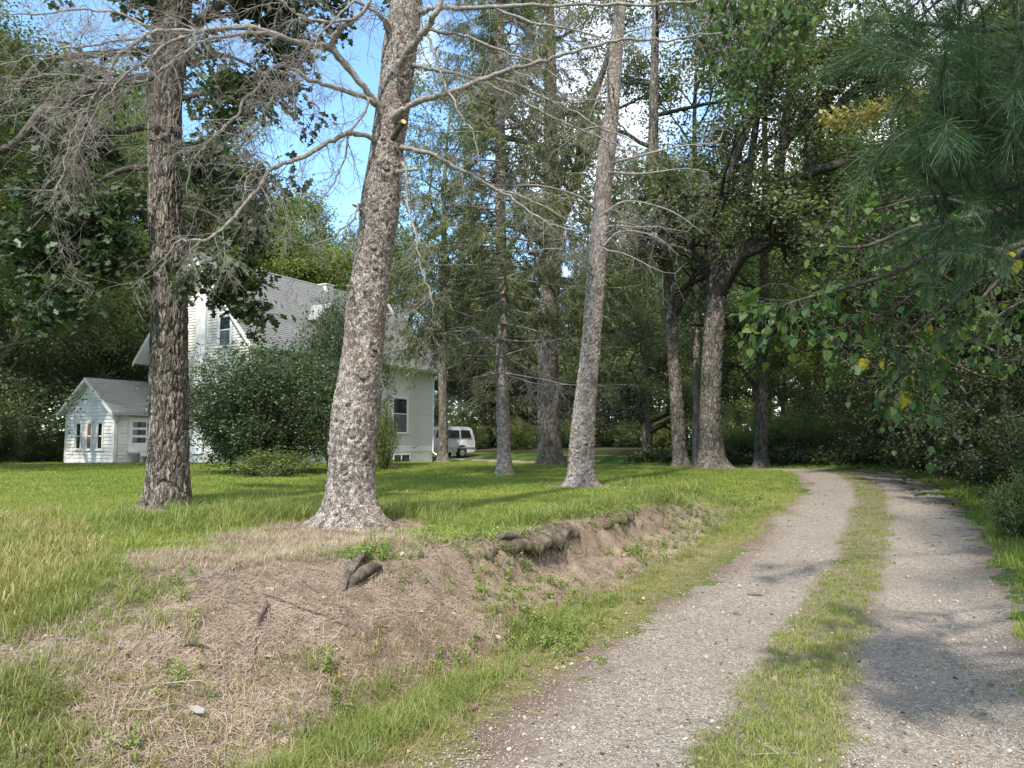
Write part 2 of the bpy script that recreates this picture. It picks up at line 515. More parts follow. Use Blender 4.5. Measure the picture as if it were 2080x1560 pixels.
def zlawn(x, y):
    return .65 - .38 * sm(28, 48, y) + .35 * sm(40, 120, y) * sm(-5, -40, x) + .05 * fbm(x / 5.0, y / 5.0, seed=3, o=2) * sm(3, 8, y)

def terrain(x, y):
    sh = np.shape(x)
    x = np.asarray(x, float).ravel(); y = np.asarray(y, float).ravel()
    it, dt = near(TOE, TOEN, x, y)
    ir, dr = near(ROADC, ROADN, x, y)
    w = TOE[it, 2]
    ty, tx = TOE[it, 1], TOE[it, 0]
    dtn = dt + (.12 * fbm(x * 1.3, y * 1.3, seed=5, o=3)) * w * .7
    u = dtn / w
    uc = np.clip(u, 0, 1)
    dome = 1 - (1 - uc) ** 2.2
    steep = .45 * sm(0, .9, u) + .55 * sm(.55, .80, u)
    k = sm(5.4, 6.8, ty) * (1 - sm(10.5, 13, ty)) * (tx > -2)
    prof = dome * (1 - k) + steep * k
    yy = np.minimum(y, ty + 6)
    zr_ = zroad(np.where(ty < 3.3, 0, ROADC[ir, 1]))
    z = zr_ + (zlawn(x, y) - zr_) * prof
    right = -dr
    z = np.where((dt < 0), zr_ + .30 * sm(1.7, 4.5, right) + .25 * sm(5, 15, right), z)
    # shallow wheel tracks, bare soil relief
    z = z - .025 * np.exp(-((np.abs(dr) - .98) / .45) ** 2) * (dt < .1)
    soil = soilw(u, tx, ty, x, y)
    z = z + soil * (.05 * fbm(x * 2.6, y * 2.6, seed=11) + .034 * fbm(x * 7, y * 7, seed=15) + .012 * fbm(x * 30, y * 30, seed=19, o=2))
    return z.reshape(sh), soil.reshape(sh), u.reshape(sh), dr.reshape(sh), ty.reshape(sh), tx.reshape(sh)

def soilw(u, tx, ty, x, y):
    n = fbm(x * 1.1, y * 1.1, seed=23, o=4)
    n2 = fbm(x * 4, y * 4, seed=29, o=3)
    hi = np.interp(ty, [3, 3.6, 4.6, 6, 8, 10, 13, 16], [1.25, 1.75, 2.25, 1.5, 1.02, .85, .62, .4])
    along = sm(-2.9, -1.9, tx + .35 * n) * (1 - sm(11.5, 14.5, ty + n))
    s = sm(-.12, .06, u + .06 * n2) * (1 - sm(hi - .14, hi + .12, u + .16 * n + .10 * n2)) * along
    # needle mats round the feet of the big trees
    for (cx, cy, r) in ((-1.75, 7.15, 1.28), (-1.86, 8.35, 1.0), (-4.55, 9.75, .62), (1.5, 15.4, .95)):
        s = np.maximum(s, 1 - sm(r * .6, r * 1.15, np.hypot(x - cx, (y - cy) * 1.2) + .25 * n + .12 * n2))
    return s

def gz(x, y):
    z = terrain(np.atleast_1d(np.asarray(x, float)), np.atleast_1d(np.asarray(y, float)))[0]
    return z if np.ndim(x) else float(z[0])

def G(px, py):
    """Where that line of sight first meets the ground."""
    d = ray(px, py)
    ys = np.concatenate([np.arange(2.2, 14, .02), np.arange(14, 90, .08)])
    q = CAM[None] + d[None] * ys[:, None]
    z = terrain(q[:, 0], q[:, 1])[0]
    k = np.argmax(q[:, 2] < z)
    return np.array([q[k, 0], q[k, 1], z[k]])

def axis_pts(lo, hi, step, far_lo, far_hi, g=1.09):
    a = list(np.arange(lo, hi, step))
    s, v = step, a[-1]
    while v < far_hi:
        s *= g; v += s; a.append(v)
    s, v = step, lo
    while v > far_lo:
        s *= g; v -= s; a.insert(0, v)
    return np.array(a)

gx = axis_pts(-4.4, 4.0, .048, -420, 420, 1.11)
gy = axis_pts(2.9, 10.5, .050, -60, 640, 1.07)
GX, GY = np.meshgrid(gx, gy)
GZ, SOIL, GU, GDR, GTY, GTX = terrain(GX, GY)
ni, nj = len(gy), len(gx)
ix = np.arange(ni * nj).reshape(ni, nj)
quads = np.stack([ix[:-1, :-1], ix[:-1, 1:], ix[1:, 1:], ix[1:, :-1]], -1).reshape(-1, 4)
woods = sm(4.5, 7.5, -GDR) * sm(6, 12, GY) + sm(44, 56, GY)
dry = sm(-2.2, -4.2, GTX + .8 * fbm(GX * .8, GY * .8, seed=41)) * (1 - sm(.75, 1.25, GU + .25 * fbm(GX, GY, seed=43))) * (GTY < 4.5)
dry = np.maximum(dry, .85 * sm(-1.1, -.3, GU) * (1 - sm(.0, .4, GU)) * (GTY > 3.2) * (GY < 16))

def ground_mat():
    m, t, b = mat('ground_soil_and_turf', .95, .1)
    g = node(t, 'ShaderNodeNewGeometry')
    pos = g.outputs['Position']
    def nz(s, d=6.0, r=.6):
        return node(t, 'ShaderNodeTexNoise', {'Vector': pos, 'Scale': s, 'Detail': d, 'Roughness': r}).outputs['Fac']
    soil_c = ramp(t, nz(3.0, 9.0, .7), [(.3, (.225, .168, .122)), (.55, (.34, .262, .195)), (.75, (.435, .35, .268))])
    fine = ramp(t, nz(55.0, 6.0, .75), [(.32, (.45, .42, .40)), (.6, (1.05, 1.03, 1.0)), (.8, (1.5, 1.45, 1.4))])
    soil_c = mixc(t, .8, soil_c, fine, 'MULTIPLY')
    red = node(t, 'ShaderNodeMapRange', {'Value': nz(1.3, 4.0), 'From Min': .48, 'From Max': .66}).outputs[0]
    soil_c = mixc(t, red, soil_c, mixc(t, .6, (.25, .18, .135), fine, 'MULTIPLY'))
    turf = ramp(t, nz(2.2, 8.0, .7), [(.3, (.042, .07, .014)), (.55, (.075, .115, .02)), (.8, (.13, .15, .032))])
    dryc = ramp(t, nz(14.0, 7.0, .7), [(.3, (.12, .105, .04)), (.6, (.26, .21, .10)), (.8, (.36, .31, .17))])
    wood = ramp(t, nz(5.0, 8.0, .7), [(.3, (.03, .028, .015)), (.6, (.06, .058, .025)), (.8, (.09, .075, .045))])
    def at(n):
        return node(t, 'ShaderNodeAttribute', attribute_name=n).outputs['Fac']
    c = mixc(t, at('dry'), turf, dryc)
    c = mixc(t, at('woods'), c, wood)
    c = mixc(t, at('soil'), c, soil_c)
    t.links.new(c, b.inputs['Base Color'])
    h = node(t, 'ShaderNodeMath', {0: nz(28.0, 8.0, .7), 1: nz(110.0, 4.0, .7)}, operation='ADD').outputs[0]
    bp = node(t, 'ShaderNodeBump', {'Height': h, 'Strength': .8, 'Distance': .025})
    t.links.new(bp.outputs[0], b.inputs['Normal'])
    return m
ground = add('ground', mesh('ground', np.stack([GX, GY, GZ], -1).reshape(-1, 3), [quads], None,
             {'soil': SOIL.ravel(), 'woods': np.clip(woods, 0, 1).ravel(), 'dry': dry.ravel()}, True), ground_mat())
tag(ground, kind='structure')

# ------------------------------------------------------------------ gravel driveway
def gravel_mat():
    m, t, b = mat('gravel', .9, .2)
    g = node(t, 'ShaderNodeNewGeometry')
    pos = g.outputs['Position']
    v = node(t, 'ShaderNodeTexVoronoi', {'Vector': pos, 'Scale': 62.0, 'Randomness': 1.0})
    v2 = node(t, 'ShaderNodeTexVoronoi', {'Vector': pos, 'Scale': 150.0, 'Randomness': 1.0})
    s1 = node(t, 'ShaderNodeSeparateColor', {0: v.outputs['Color']})
    s2 = node(t, 'ShaderNodeSeparateColor', {0: v2.outputs['Color']})
    a = node(t, 'ShaderNodeMath', {0: s1.outputs[0], 1: .55, 2: node(t, 'ShaderNodeMath', {0: s2.outputs[0], 1: .45}, operation='MULTIPLY').outputs[0]}, operation='MULTIPLY_ADD').outputs[0]
    st = ramp(t, a, [(.1, (.135, .112, .088)), (.4, (.265, .22, .172)), (.7, (.375, .318, .25)), (.95, (.50, .435, .355))])
    n = node(t, 'ShaderNodeTexNoise', {'Vector': pos, 'Scale': 1.6, 'Detail': 7.0, 'Roughness': .65}).outputs['Fac']
    dirt = node(t, 'ShaderNodeMapRange', {'Value': n, 'From Min': .46, 'From Max': .70, 'To Max': .65}).outputs[0]
    c = mixc(t, dirt, st, (.25, .195, .145))
    ed = node(t, 'ShaderNodeAttribute', attribute_name='edge').outputs['Fac']
    c = mixc(t, ed, c, (.17, .115, .08))
    t.links.new(c, b.inputs['Base Color'])
    h = node(t, 'ShaderNodeMath', {0: v.outputs['Distance'], 1: v2.outputs['Distance']}, operation='ADD').outputs[0]
    bp = node(t, 'ShaderNodeBump', {'Height': h, 'Strength': 1.0, 'Distance': -.012})
    t.links.new(bp.outputs[0], b.inputs['Normal'])
    return m
M_GRAVEL = gravel_mat()
rs = np.concatenate([np.arange(6, 32, .06), np.arange(32, ROADS[-1], .35)])
rc = np.stack([np.interp(rs, ROADS, ROADC[:, k]) for k in (0, 1)], -1)
rn = norm(np.stack([np.interp(rs, ROADS, ROADN[:, k]) for k in (0, 1)], -1))
lat = np.linspace(-1, 1, 41)
wl = 1.62 + .16 * fbm(rs * .9, rs * 0, seed=51) + .07 * fbm(rs * 4, rs * 0, seed=53)
wr = 1.66 + .16 * fbm(rs * .9, rs * 0 + 9, seed=55) + .07 * fbm(rs * 4, rs * 0 + 9, seed=57)
off = np.where(lat[None] > 0, lat[None] * wl[:, None], lat[None] * wr[:, None])
RX = rc[:, 0:1] + rn[:, 0:1] * off
RY = rc[:, 1:2] + rn[:, 1:2] * off
RZ = terrain(RX, RY)[0] + .008 + .012 * fbm(RX * 6, RY * 6, seed=61) - .02 * np.abs(lat[None]) ** 8
edge = sm(.62, 1.0, np.abs(lat[None] + .25 * fbm(RX * 1.5, RY * 1.5, seed=63))) * .9
edge = np.maximum(edge, .7 * (1 - sm(.20, .42, np.abs(off + .12 * fbm(RX * 1.2, RY * 1.2, seed=67)))))
ri = np.arange(RX.size).reshape(RX.shape)
rq = np.stack([ri[:-1, 1:], ri[:-1, :-1], ri[1:, :-1], ri[1:, 1:]], -1).reshape(-1, 4)
tag(add('gravel_driveway', mesh('gravel_driveway', np.stack([RX, RY, RZ], -1).reshape(-1, 3), [rq], None, {'edge': edge.ravel()}, True), M_GRAVEL), kind='structure')

# ------------------------------------------------------------------ farmhouse
def clip_board(y0, y1, z, roof):
    return max(y0, roof(z)[0]), min(y1, roof(z)[1])

def lap_board(name, parent, axis, a, b, z, hgt, face, m, a2=None, b2=None):
    """One lapped clapboard on a wall.  axis 'x': runs a..b in x, its face looks along -y; axis 'y': runs a..b in y, looks along -x."""
    a2 = a if a2 is None else a2; b2 = b if b2 is None else b2
    t0, t1, up = .040, .004, .020
    if axis == 'x':
        p = [(a, face - t0, z), (b, face - t0, z), (b2, face - t1, z + hgt + up), (a2, face - t1, z + hgt + up),
             (a, face, z), (b, face, z), (b2, face, z + hgt + up), (a2, face, z + hgt + up)]
        f = [(0, 1, 2, 3), (4, 7, 6, 5), (0, 4, 5, 1), (3, 2, 6, 7), (0, 3, 7, 4), (1, 5, 6, 2)]
    else:
        p = [(face - t0, b, z), (face - t0, a, z), (face - t1, a2, z + hgt + up), (face - t1, b2, z + hgt + up),
             (face, b, z), (face, a, z), (face, a2, z + hgt + up), (face, b2, z + hgt + up)]
        f = [(0, 1, 2, 3), (4, 7, 6, 5), (0, 4, 5, 1), (3, 2, 6, 7), (0, 3, 7, 4), (1, 5, 6, 2)]
    o = MB().poly(p, f).build(name, m, parent)
    return o

def slab(mb, q, th):
    """A sheet of thickness th under the quad q (points in order)."""
    q = [Vector(p) for p in q]
    n = (q[1] - q[0]).cross(q[3] - q[0]).normalized()
    lo = [p - n * th for p in q]
    mb.poly(q + lo, [(0, 1, 2, 3), (7, 6, 5, 4), (0, 4, 5, 1), (1, 5, 6, 2), (2, 6, 7, 3), (3, 7, 4, 0)])

def shingles(name, parent, x0, x1, ye, ze, yr, zr_, step=.14, hole=None):
    """Lapped shingle courses on the slope from eave (ye, ze) up to ridge (yr, zr_); each shingle is a tab of its own, all in one part."""
    rng = np.random.default_rng(5)
    L_ = math.hypot(yr - ye, zr_ - ze)
    uy, uz = (yr - ye) / L_, (zr_ - ze) / L_
    ny, nz_ = -uz * np.sign(yr - ye), abs(uy)
    V, Fq, tint = [], [], []
    n = int(L_ / step)
    for i in range(n + 1):
        s0, s1 = i * step, min((i + 1) * step + .05, L_)
        xs = np.arange(x0 - (.15 if i % 2 else 0), x1, .30)
        for x in xs:
            a, b = max(x, x0), min(x + .292, x1)
            if b - a < .03: continue
            if hole and hole(.5 * (a + b), ye + uy * s0): continue
            h0 = .016 + rng.uniform(0, .006); h1 = .004
            k = len(V)
            for (xx, s_, h) in ((a, s0, h0), (b, s0, h0), (b, s1, h1), (a, s1, h1), (a, s0, 0), (b, s0, 0)):
                V.append((xx, ye + uy * s_ + ny * h, ze + uz * s_ + nz_ * h))
            Fq += [(k, k + 1, k + 2, k + 3), (k + 4, k + 5, k + 1, k)]
            t_ = rng.uniform(0, 1); tint += [t_, t_]
    o = add(name, mesh(name, V, [np.array(Fq)], {'tint': tint}), M_SHINGLE, parent)
    return tag(o, kind='stuff')

def window(parent, axis, c, z0, z1, w, face, split=.55, pane_m=None, lower_m=None, trim=.11, mtrim=None):
    """A sash window: frame > panes, sill.  c is the centre along the wall."""
    mtrim = mtrim or M_TRIM
    def bx(mb, a, b, d0, d1, lo, hi):
        if axis == 'x': mb.box(a, b, face - d1, face - d0, lo, hi)
        else: mb.box(face - d1, face - d0, a, b, lo, hi)
    a, b = c - w / 2, c + w / 2
    m = MB()
    bx(m, a - trim, a, 0, .05, z0, z1); bx(m, b, b + trim, 0, .05, z0, z1)
    bx(m, a - trim - .02, b + trim + .02, 0, .056, z1, z1 + trim)
    fr = m.build('window', mtrim, parent)
    s = MB(); bx(s, a - trim - .04, b + trim + .04, 0, .085, z0 - .06, z0)
    s.build('sill', mtrim, fr)
    zm = z0 + (z1 - z0) * split
    r = .04
    sa = MB()
    bx(sa, a, a + r, 0, .034, z0, z1); bx(sa, b - r, b, 0, .034, z0, z1)
    bx(sa, a + r, b - r, 0, .034, zm - .025, zm + .025)
    bx(sa, a + r, b - r, 0, .034, z0, z0 + r); bx(sa, a + r, b - r, 0, .034, z1 - r, z1)
    sa.build('sash', mtrim, fr)
    p = MB(); bx(p, a + r, b - r, .002, .027, zm + .025, z1 - r); p.build('pane', pane_m or M_GLASS, fr)
    p = MB(); bx(p, a + r, b - r, .002, .027, z0 + r, zm - .025); p.build('pane', lower_m or M_SCREEN, fr)
    return fr

HZ = .60                                   # ground level at the house
house = thing('farmhouse', 'white clapboard farmhouse with steep grey shingle roof behind the tall dark shrub', 'house', (-11.0, 30.75, 0), math.radians(60))
HL, HW, OV = 12.85, 6.54, .55
ZE, ZA = 5.62, 9.82                         # eave edge, ridge
slope = (ZA - ZE) / (HW / 2 + OV)
ZW = ZE + slope * OV                        # where the wall meets the roof plane
MB().box(.03, HL, .03, HW, .2, ZE - .02).prism([(.03, ZE - .02), (HW, ZE - .02), (HW, ZW - .12), (HW / 2, ZA - .12), (.03, ZW - .12)], 0, .03, HL).build('wall', M_SHEATH, house)
MB().box(-.02, HL + .02, -.02, HW + .02, .1, 1.02).build('foundation', M_CONC, house)
MB().box(-.035, HL + .035, -.035, .04, 1.02, 1.30).box(-.035, .04, .04, HW + .035, 1.02, 1.30).build('skirt_board', M_TRIM, house)
bs = .128
zb = 1.30
while zb < ZE - .05:                        # long wall
    lap_board('clapboard', house, 'x', .12, HL - .12, zb, min(bs, ZE + .05 - zb), .028, M_SIDING)
    zb += bs
zb = 1.30
def gable_y(z):
    e = 0 if z < ZW else (z - ZW) / slope
    return e, HW - e
while zb < ZA - .35:                        # gable wall
    a, b = gable_y(zb); a2, b2 = gable_y(zb + bs)
    a, b, a2, b2 = max(a, .12), min(b, HW - .12), max(a2, .12), min(b2, HW - .12)
    lap_board('clapboard', house, 'y', a, b, zb, bs, .028, M_SIDING, a2, b2)
    zb += bs
for (x0, x1, y0, y1) in ((-.03, .12, -.03, .03), (HL - .12, HL + .03, -.03, .03), (-.03, .029, .03, .12), (-.03, .029, HW - .12, HW + .03)):
    MB().box(x0, x1, y0, y1, 1.30, ZE - .02).build('corner_board', M_TRIM, house)
# roof: deck slabs, shingles, rake boards, soffit, gutter
rf = MB()
slab(rf, [(-OV, -OV, ZE), (HL + OV, -OV, ZE), (HL + OV, HW / 2, ZA), (-OV, HW / 2, ZA)], .09)
slab(rf, [(-OV, HW / 2, ZA), (HL + OV, HW / 2, ZA), (HL + OV, HW + OV + .35, ZE - .35 * slope), (-OV, HW + OV + .35, ZE - .35 * slope)], .09)
roof = rf.build('roof', M_TRIM, house)
DX0, DX1, DY = 4.45, 6.2, .75               # dormer
dtop = 8.3
def in_dormer(x, y):
    return DX0 + .2 < x < DX1 - .2 and DY + .15 < y < DY + .6
shingles('shingle', roof, -OV - .02, HL + OV + .02, -OV - .03, ZE - .02, HW / 2, ZA + .012, .15, in_dormer)
MB().tube([(-OV, HW / 2, ZA + .01), (HL + OV, HW / 2, ZA + .01)], .06, 6).build('ridge_cap', M_SHINGLE, roof)
for s in (0, 1):                            # rake boards of the near gable
    y0, z0 = (-OV, ZE) if s == 0 else (HW + OV + .35, ZE - .35 * slope)
    MB().poly([(-OV - .03, y0, z0 - .20), (-OV - .03, HW / 2, ZA - .20), (-OV - .03, HW / 2, ZA + .02), (-OV - .03, y0, z0 + .02),
               (-OV, y0, z0 - .20), (-OV, HW / 2, ZA - .20), (-OV, HW / 2, ZA + .02), (-OV, y0, z0 + .02)],
              [(0, 1, 2, 3), (7, 6, 5, 4), (0, 4, 5, 1), (1, 5, 6, 2), (2, 6, 7, 3), (3, 7, 4, 0)]).build('rake_board', M_TRIM, roof)
MB().box(-OV, HL + OV, -OV + .03, -.04, ZE - .17, ZE - .13).build('soffit', M_TRIM, roof)
MB().prism([(-OV - .11, ZE - .02), (-OV - .10, ZE - .12), (-OV - .02, ZE - .13), (-OV - .02, ZE - .02), (-OV - .035, ZE - .02), (-OV - .035, ZE - .11), (-OV - .09, ZE - .105), (-OV - .095, ZE - .02)], 0, -OV, HL + OV + .05).build('gutter', M_GUTTER, roof)
MB().tube([(HL + .25, -OV - .06, ZE - .12), (HL + .2, -.35, ZE - .32), (HL - .02, -.09, ZE - .48), (HL - .02, -.09, .95), (HL + .05, -.3, .8)], .045, 8).build('downspout', M_GUTTER, house)
# dormer with a small gabled roof
d = MB().box(DX0 + .1, DX1 - .1, DY + .1, DY + 1.5, 6.4, 7.6).prism([(DX0 + .1, 7.6), (DX1 - .1, 7.6), ((DX0 + DX1) / 2, dtop - .1)], 1, DY + .1, DY + 1.6)
dm = d.build('dormer', M_SIDING, house)
xm = (DX0 + DX1) / 2
dr_ = MB()
slab(dr_, [(DX0 - .3, DY - .25, 7.32), (xm, DY - .25, dtop), (xm, DY + 2.6, dtop), (DX0 - .3, DY + 2.6, 7.32)][::-1], .08)
slab(dr_, [(xm, DY - .25, dtop), (DX1 + .3, DY - .25, 7.32), (DX1 + .3, DY + 2.6, 7.32), (xm, DY + 2.6, dtop)][::-1], .08)
dr_.build('dormer_roof', M_SHINGLE, dm)
MB().box(xm - .4, xm + .4, DY + .04, DY + .1, 6.75, 7.5).build('dormer_window', M_GLASS, dm)
ch = MB().box(7.3, 7.85, HW / 2 - .28, HW / 2 + .28, ZA - .4, ZA + .12).build('chimney', M_CONC, house)
MB().box(7.24, 7.91, HW / 2 - .34, HW / 2 + .34, ZA + .12, ZA + .17).build('chimney_cap', M_CONC, ch)
MB().box(-.10, .03, 2.95, 3.6, 1.02, ZA - .75).build('chimney_chase', M_TRIM, house)
window(house, 'y', 1.75, 5.70, 7.02, .72, .012)
window(house, 'y', 1.75, 2.2, 3.9, .8, .012)
window(house, 'y', 4.9, 5.70, 7.02, .72, .012)
window(house, 'x', 9.95, 2.02, 3.88, 1.18, .012)
window(house, 'x', 2.6, 2.02, 3.88, 1.1, .012)
window(house, 'x', 6.2, 2.02, 3.88, 1.1, .012)
bw = MB().box(9.4, 9.45, -.06, -.02, .58, .86).box(10.75, 10.8, -.06, -.02, .58, .86).box(9.45, 10.75, -.06, -.02, .83, .88).box(10.02, 10.1, -.06, -.02, .58, .83).build('basement_window', M_TRIM, house)
MB().box(9.45, 10.02, -.045, -.021, .5, .83).build('pane', M_GLASS, bw)
MB().box(10.1, 10.75, -.045, -.021, .5, .83).build('pane', M_GLASS, bw)
MB().tube([(10.9, -.04, 1.22), (11.0, -.14, 1.2), (11.4, -.16, 1.32), (11.55, -.05, 1.34)], .018, 6).build('pipe', M_DARKMETAL, house)

# ------------------------------------------------------------------ entry annex on the gable end
annex = thing('annex', 'small white gabled entry annex with three narrow windows beside the oak trunk', 'annex', (-17.06, 31.41, 0), math.radians(60))
AL, AW, AO = 2.55, 3.7, .28
AE, AA = 2.80, 4.36
asl = (AA - AE) / (AW / 2 + AO)
AWZ = AE + asl * AO
MB().box(.03, AL, .03, AW, .3, AE).prism([(.03, AE), (AW, AE), (AW, AWZ - .1), (AW / 2, AA - .1), (.03, AWZ - .1)], 0, .03, AL).build('wall', M_SHEATH, annex)
MB().box(-.01, AL, -.01, AW + .01, .3, .68).build('foundation', M_CONC, annex)
zb, bs = .68, .155
while zb < AA - .3:
    e = lambda z: 0 if z < AWZ else (z - AWZ) / asl
    a, b = max(.09, e(zb)), AW - max(.09, e(zb)); a2, b2 = max(.09, e(zb + bs)), AW - max(.09, e(zb + bs))
    lap_board('clapboard', annex, 'y', a, b, zb, bs, .028, M_ANNEX, a2, b2)
    if zb < AE - .1:
        lap_board('clapboard', annex, 'x', .09, .62, zb, bs, .028, M_ANNEX)
        lap_board('clapboard', annex, 'x', 1.66, AL - .02, zb, bs, .028, M_ANNEX)
    zb += bs
for (x0, x1, y0, y1) in ((-.02, .09, -.02, .029), (-.02, .029, .029, .09), (-.02, .029, AW - .09, AW + .02)):
    MB().box(x0, x1, y0, y1, .68, AE).build('corner_board', M_ANNEX, annex)
rf = MB()
slab(rf, [(-AO, -AO, AE), (AL + .1, -AO, AE), (AL + .1, AW / 2, AA), (-AO, AW / 2, AA)], .07)
slab(rf, [(-AO, AW / 2, AA), (AL + .1, AW / 2, AA), (AL + .1, AW + AO, AE), (-AO, AW + AO, AE)], .07)
ar = rf.build('roof', M_TRIM, annex)
shingles('shingle', ar, -AO - .02, AL + .1, -AO - .02, AE - .01, AW / 2, AA + .012, .13)
for s in (0, 1):
    y0 = -AO if s == 0 else AW + AO
    MB().poly([(-AO - .03, y0, AE - .16), (-AO - .03, AW / 2, AA - .16), (-AO - .03, AW / 2, AA + .02), (-AO - .03, y0, AE + .02),
               (-AO, y0, AE - .16), (-AO, AW / 2, AA - .16), (-AO, AW / 2, AA + .02), (-AO, y0, AE + .02)],
              [(0, 1, 2, 3), (7, 6, 5, 4), (0, 4, 5, 1), (1, 5, 6, 2), (2, 6, 7, 3), (3, 7, 4, 0)]).build('rake_board', M_ANNEX, ar)
MB().box(-AO, AL, -AO - .1, -AO - .02, AE - .1, AE - .03).build('gutter', M_GREYWOOD, ar)
MB().tube([(.1, -AO - .05, AE - .08), (.1, -.12, AE - .3), (.1, -.07, AE - .4), (.1, -.07, .75), (.0, -.2, .68)], .04, 8).build('downspout', M_GREYWOOD, annex)
for c, pm in ((1.0, None), (1.82, M_CURTAIN), (2.64, None)):
    window(annex, 'y', c, 1.22, 2.38, .36, .012, .5, pm, pm or M_GLASS, .08, M_ANNEX)
dj = MB().box(.62, .72, -.03, .03, 1.15, 2.62).box(1.56, 1.66, -.03, .03, 1.15, 2.62).box(.72, 1.56, -.03, .03, 2.52, 2.62).build('door_frame', M_ANNEX, annex)
dv = MB().box(.72, .82, -.02, .02, 1.15, 2.52).box(1.46, 1.56, -.02, .02, 1.15, 2.52)
for z0, z1 in ((1.15, 1.50), (1.74, 1.84), (2.08, 2.18), (2.42, 2.52)):
    dv.box(.82, 1.46, -.02, .02, z0, z1)
door = dv.build('door', M_ANNEX, annex)
for z0, z1 in ((1.50, 1.74), (1.84, 2.08), (2.18, 2.42)):
    MB().box(.82, 1.46, -.005, .015, z0, z1).build('pane', M_GLASS, door)
MB().tube([(1.50, -.02, 1.66), (1.50, -.07, 1.66)], .028, 8).build('handle', M_DARKMETAL, door)
MB().box(.64, 1.64, -.03, .03, .68, 1.15).build('door_skirt', M_ANNEX, annex)

stoop = thing('stoop', 'weathered grey wooden stoop with railing under the annex door', 'stoop', (-17.06, 31.41, 0), math.radians(60))
for k in range(5):
    MB().box(.60, 2.1, -.24 - .2 * k, -.06 - .2 * k, 1.05, 1.09).build('plank', M_GREYWOOD, stoop)
for x in (.68, 2.0):
    MB().box(x - .05, x + .05, -1.02, -.92, .5, 1.05).build('post', M_GREYWOOD, stoop)
MB().box(.56, 2.14, -1.06, -1.02, .93, 1.10).build('rim_board', M_ANNEX, stoop)
MB().prism([(-1.06, .62), (-1.9, .62), (-1.9, .72), (-1.62, .72), (-1.62, .86), (-1.34, .86), (-1.34, 1.0), (-1.06, 1.0)], 0, 1.1, 2.0).build('steps', M_GREYWOOD, stoop)

# ------------------------------------------------------------------ van on the far side of the house
def van_paint():
    m, t, b = mat('white_van_paint', .3, .5)
    tcn = node(t, 'ShaderNodeTexCoord')
    n = node(t, 'ShaderNodeTexNoise', {'Vector': tcn.outputs['Object'], 'Scale': 2.0, 'Detail': 6.0})
    t.links.new(ramp(t, n.outputs['Fac'], [(.3, (.40, .40, .41)), (.7, (.50, .50, .51))]), b.inputs['Base Color'])
    b.inputs['Coat Weight'].default_value = .4
    return m
M_VAN = van_paint()
M_RUBBER = plain('tyre_rubber', (.025, .025, .026), .9, .2, .2, 20)
M_ALLOY = plain('wheel_metal', (.45, .45, .46), .35, .5, .15, 12, 0, .8)
M_TAIL = plain('red_lamp', (.35, .02, .02), .2, .6)
M_VGLASS = glass_mat('dark_van_glass', (.012, .014, .017), .05)
ang = math.radians(40)
fx, fy = -math.cos(ang), -math.sin(ang)     # nose points away behind the house corner
van = thing('van', 'white passenger van with dark side windows parked beyond the house corner', 'van', (0, 0, 0), 0)
VL = 5.1
van.location = (-3.05 + fx * VL / 2, 49.2 + fy * VL / 2, gz(-4.6, 47.5) - .02)
van.rotation_euler = (0, 0, math.atan2(fy, fx))
# local: +X nose, the camera sees the -Y... side turned towards it
side = [(-2.52, .42), (-2.55, .95), (-2.50, 1.25), (-2.36, 1.86), (-2.2, 1.99), (-1.6, 2.03), (.55, 2.0), (.95, 1.88), (1.62, 1.22), (2.35, 1.05), (2.52, .92), (2.55, .5), (2.45, .36),
        (2.02, .36), (1.98, .58), (1.82, .76), (1.60, .80), (1.38, .76), (1.22, .58), (1.18, .36), (-1.08, .36), (-1.12, .58), (-1.28, .76), (-1.50, .80), (-1.72, .76), (-1.88, .58), (-1.92, .36), (-2.4, .36)]
def vy(z):                                  # body half width at height z: the sides lean in towards the roof
    return .96 - .04 * max(0, .55 - z) - .20 * max(0, z - 1.2) ** 1.3
pts, n = [], len(side)
for s in (-1, 1):
    pts += [(x, s * vy(z), z) for x, z in side]
body = MB().poly(pts, [tuple(range(n)), tuple(range(2 * n - 1, n - 1, -1))] + [(i, n + i, n + (i + 1) % n, (i + 1) % n) for i in range(n)])
body.build('body', M_VAN, van)
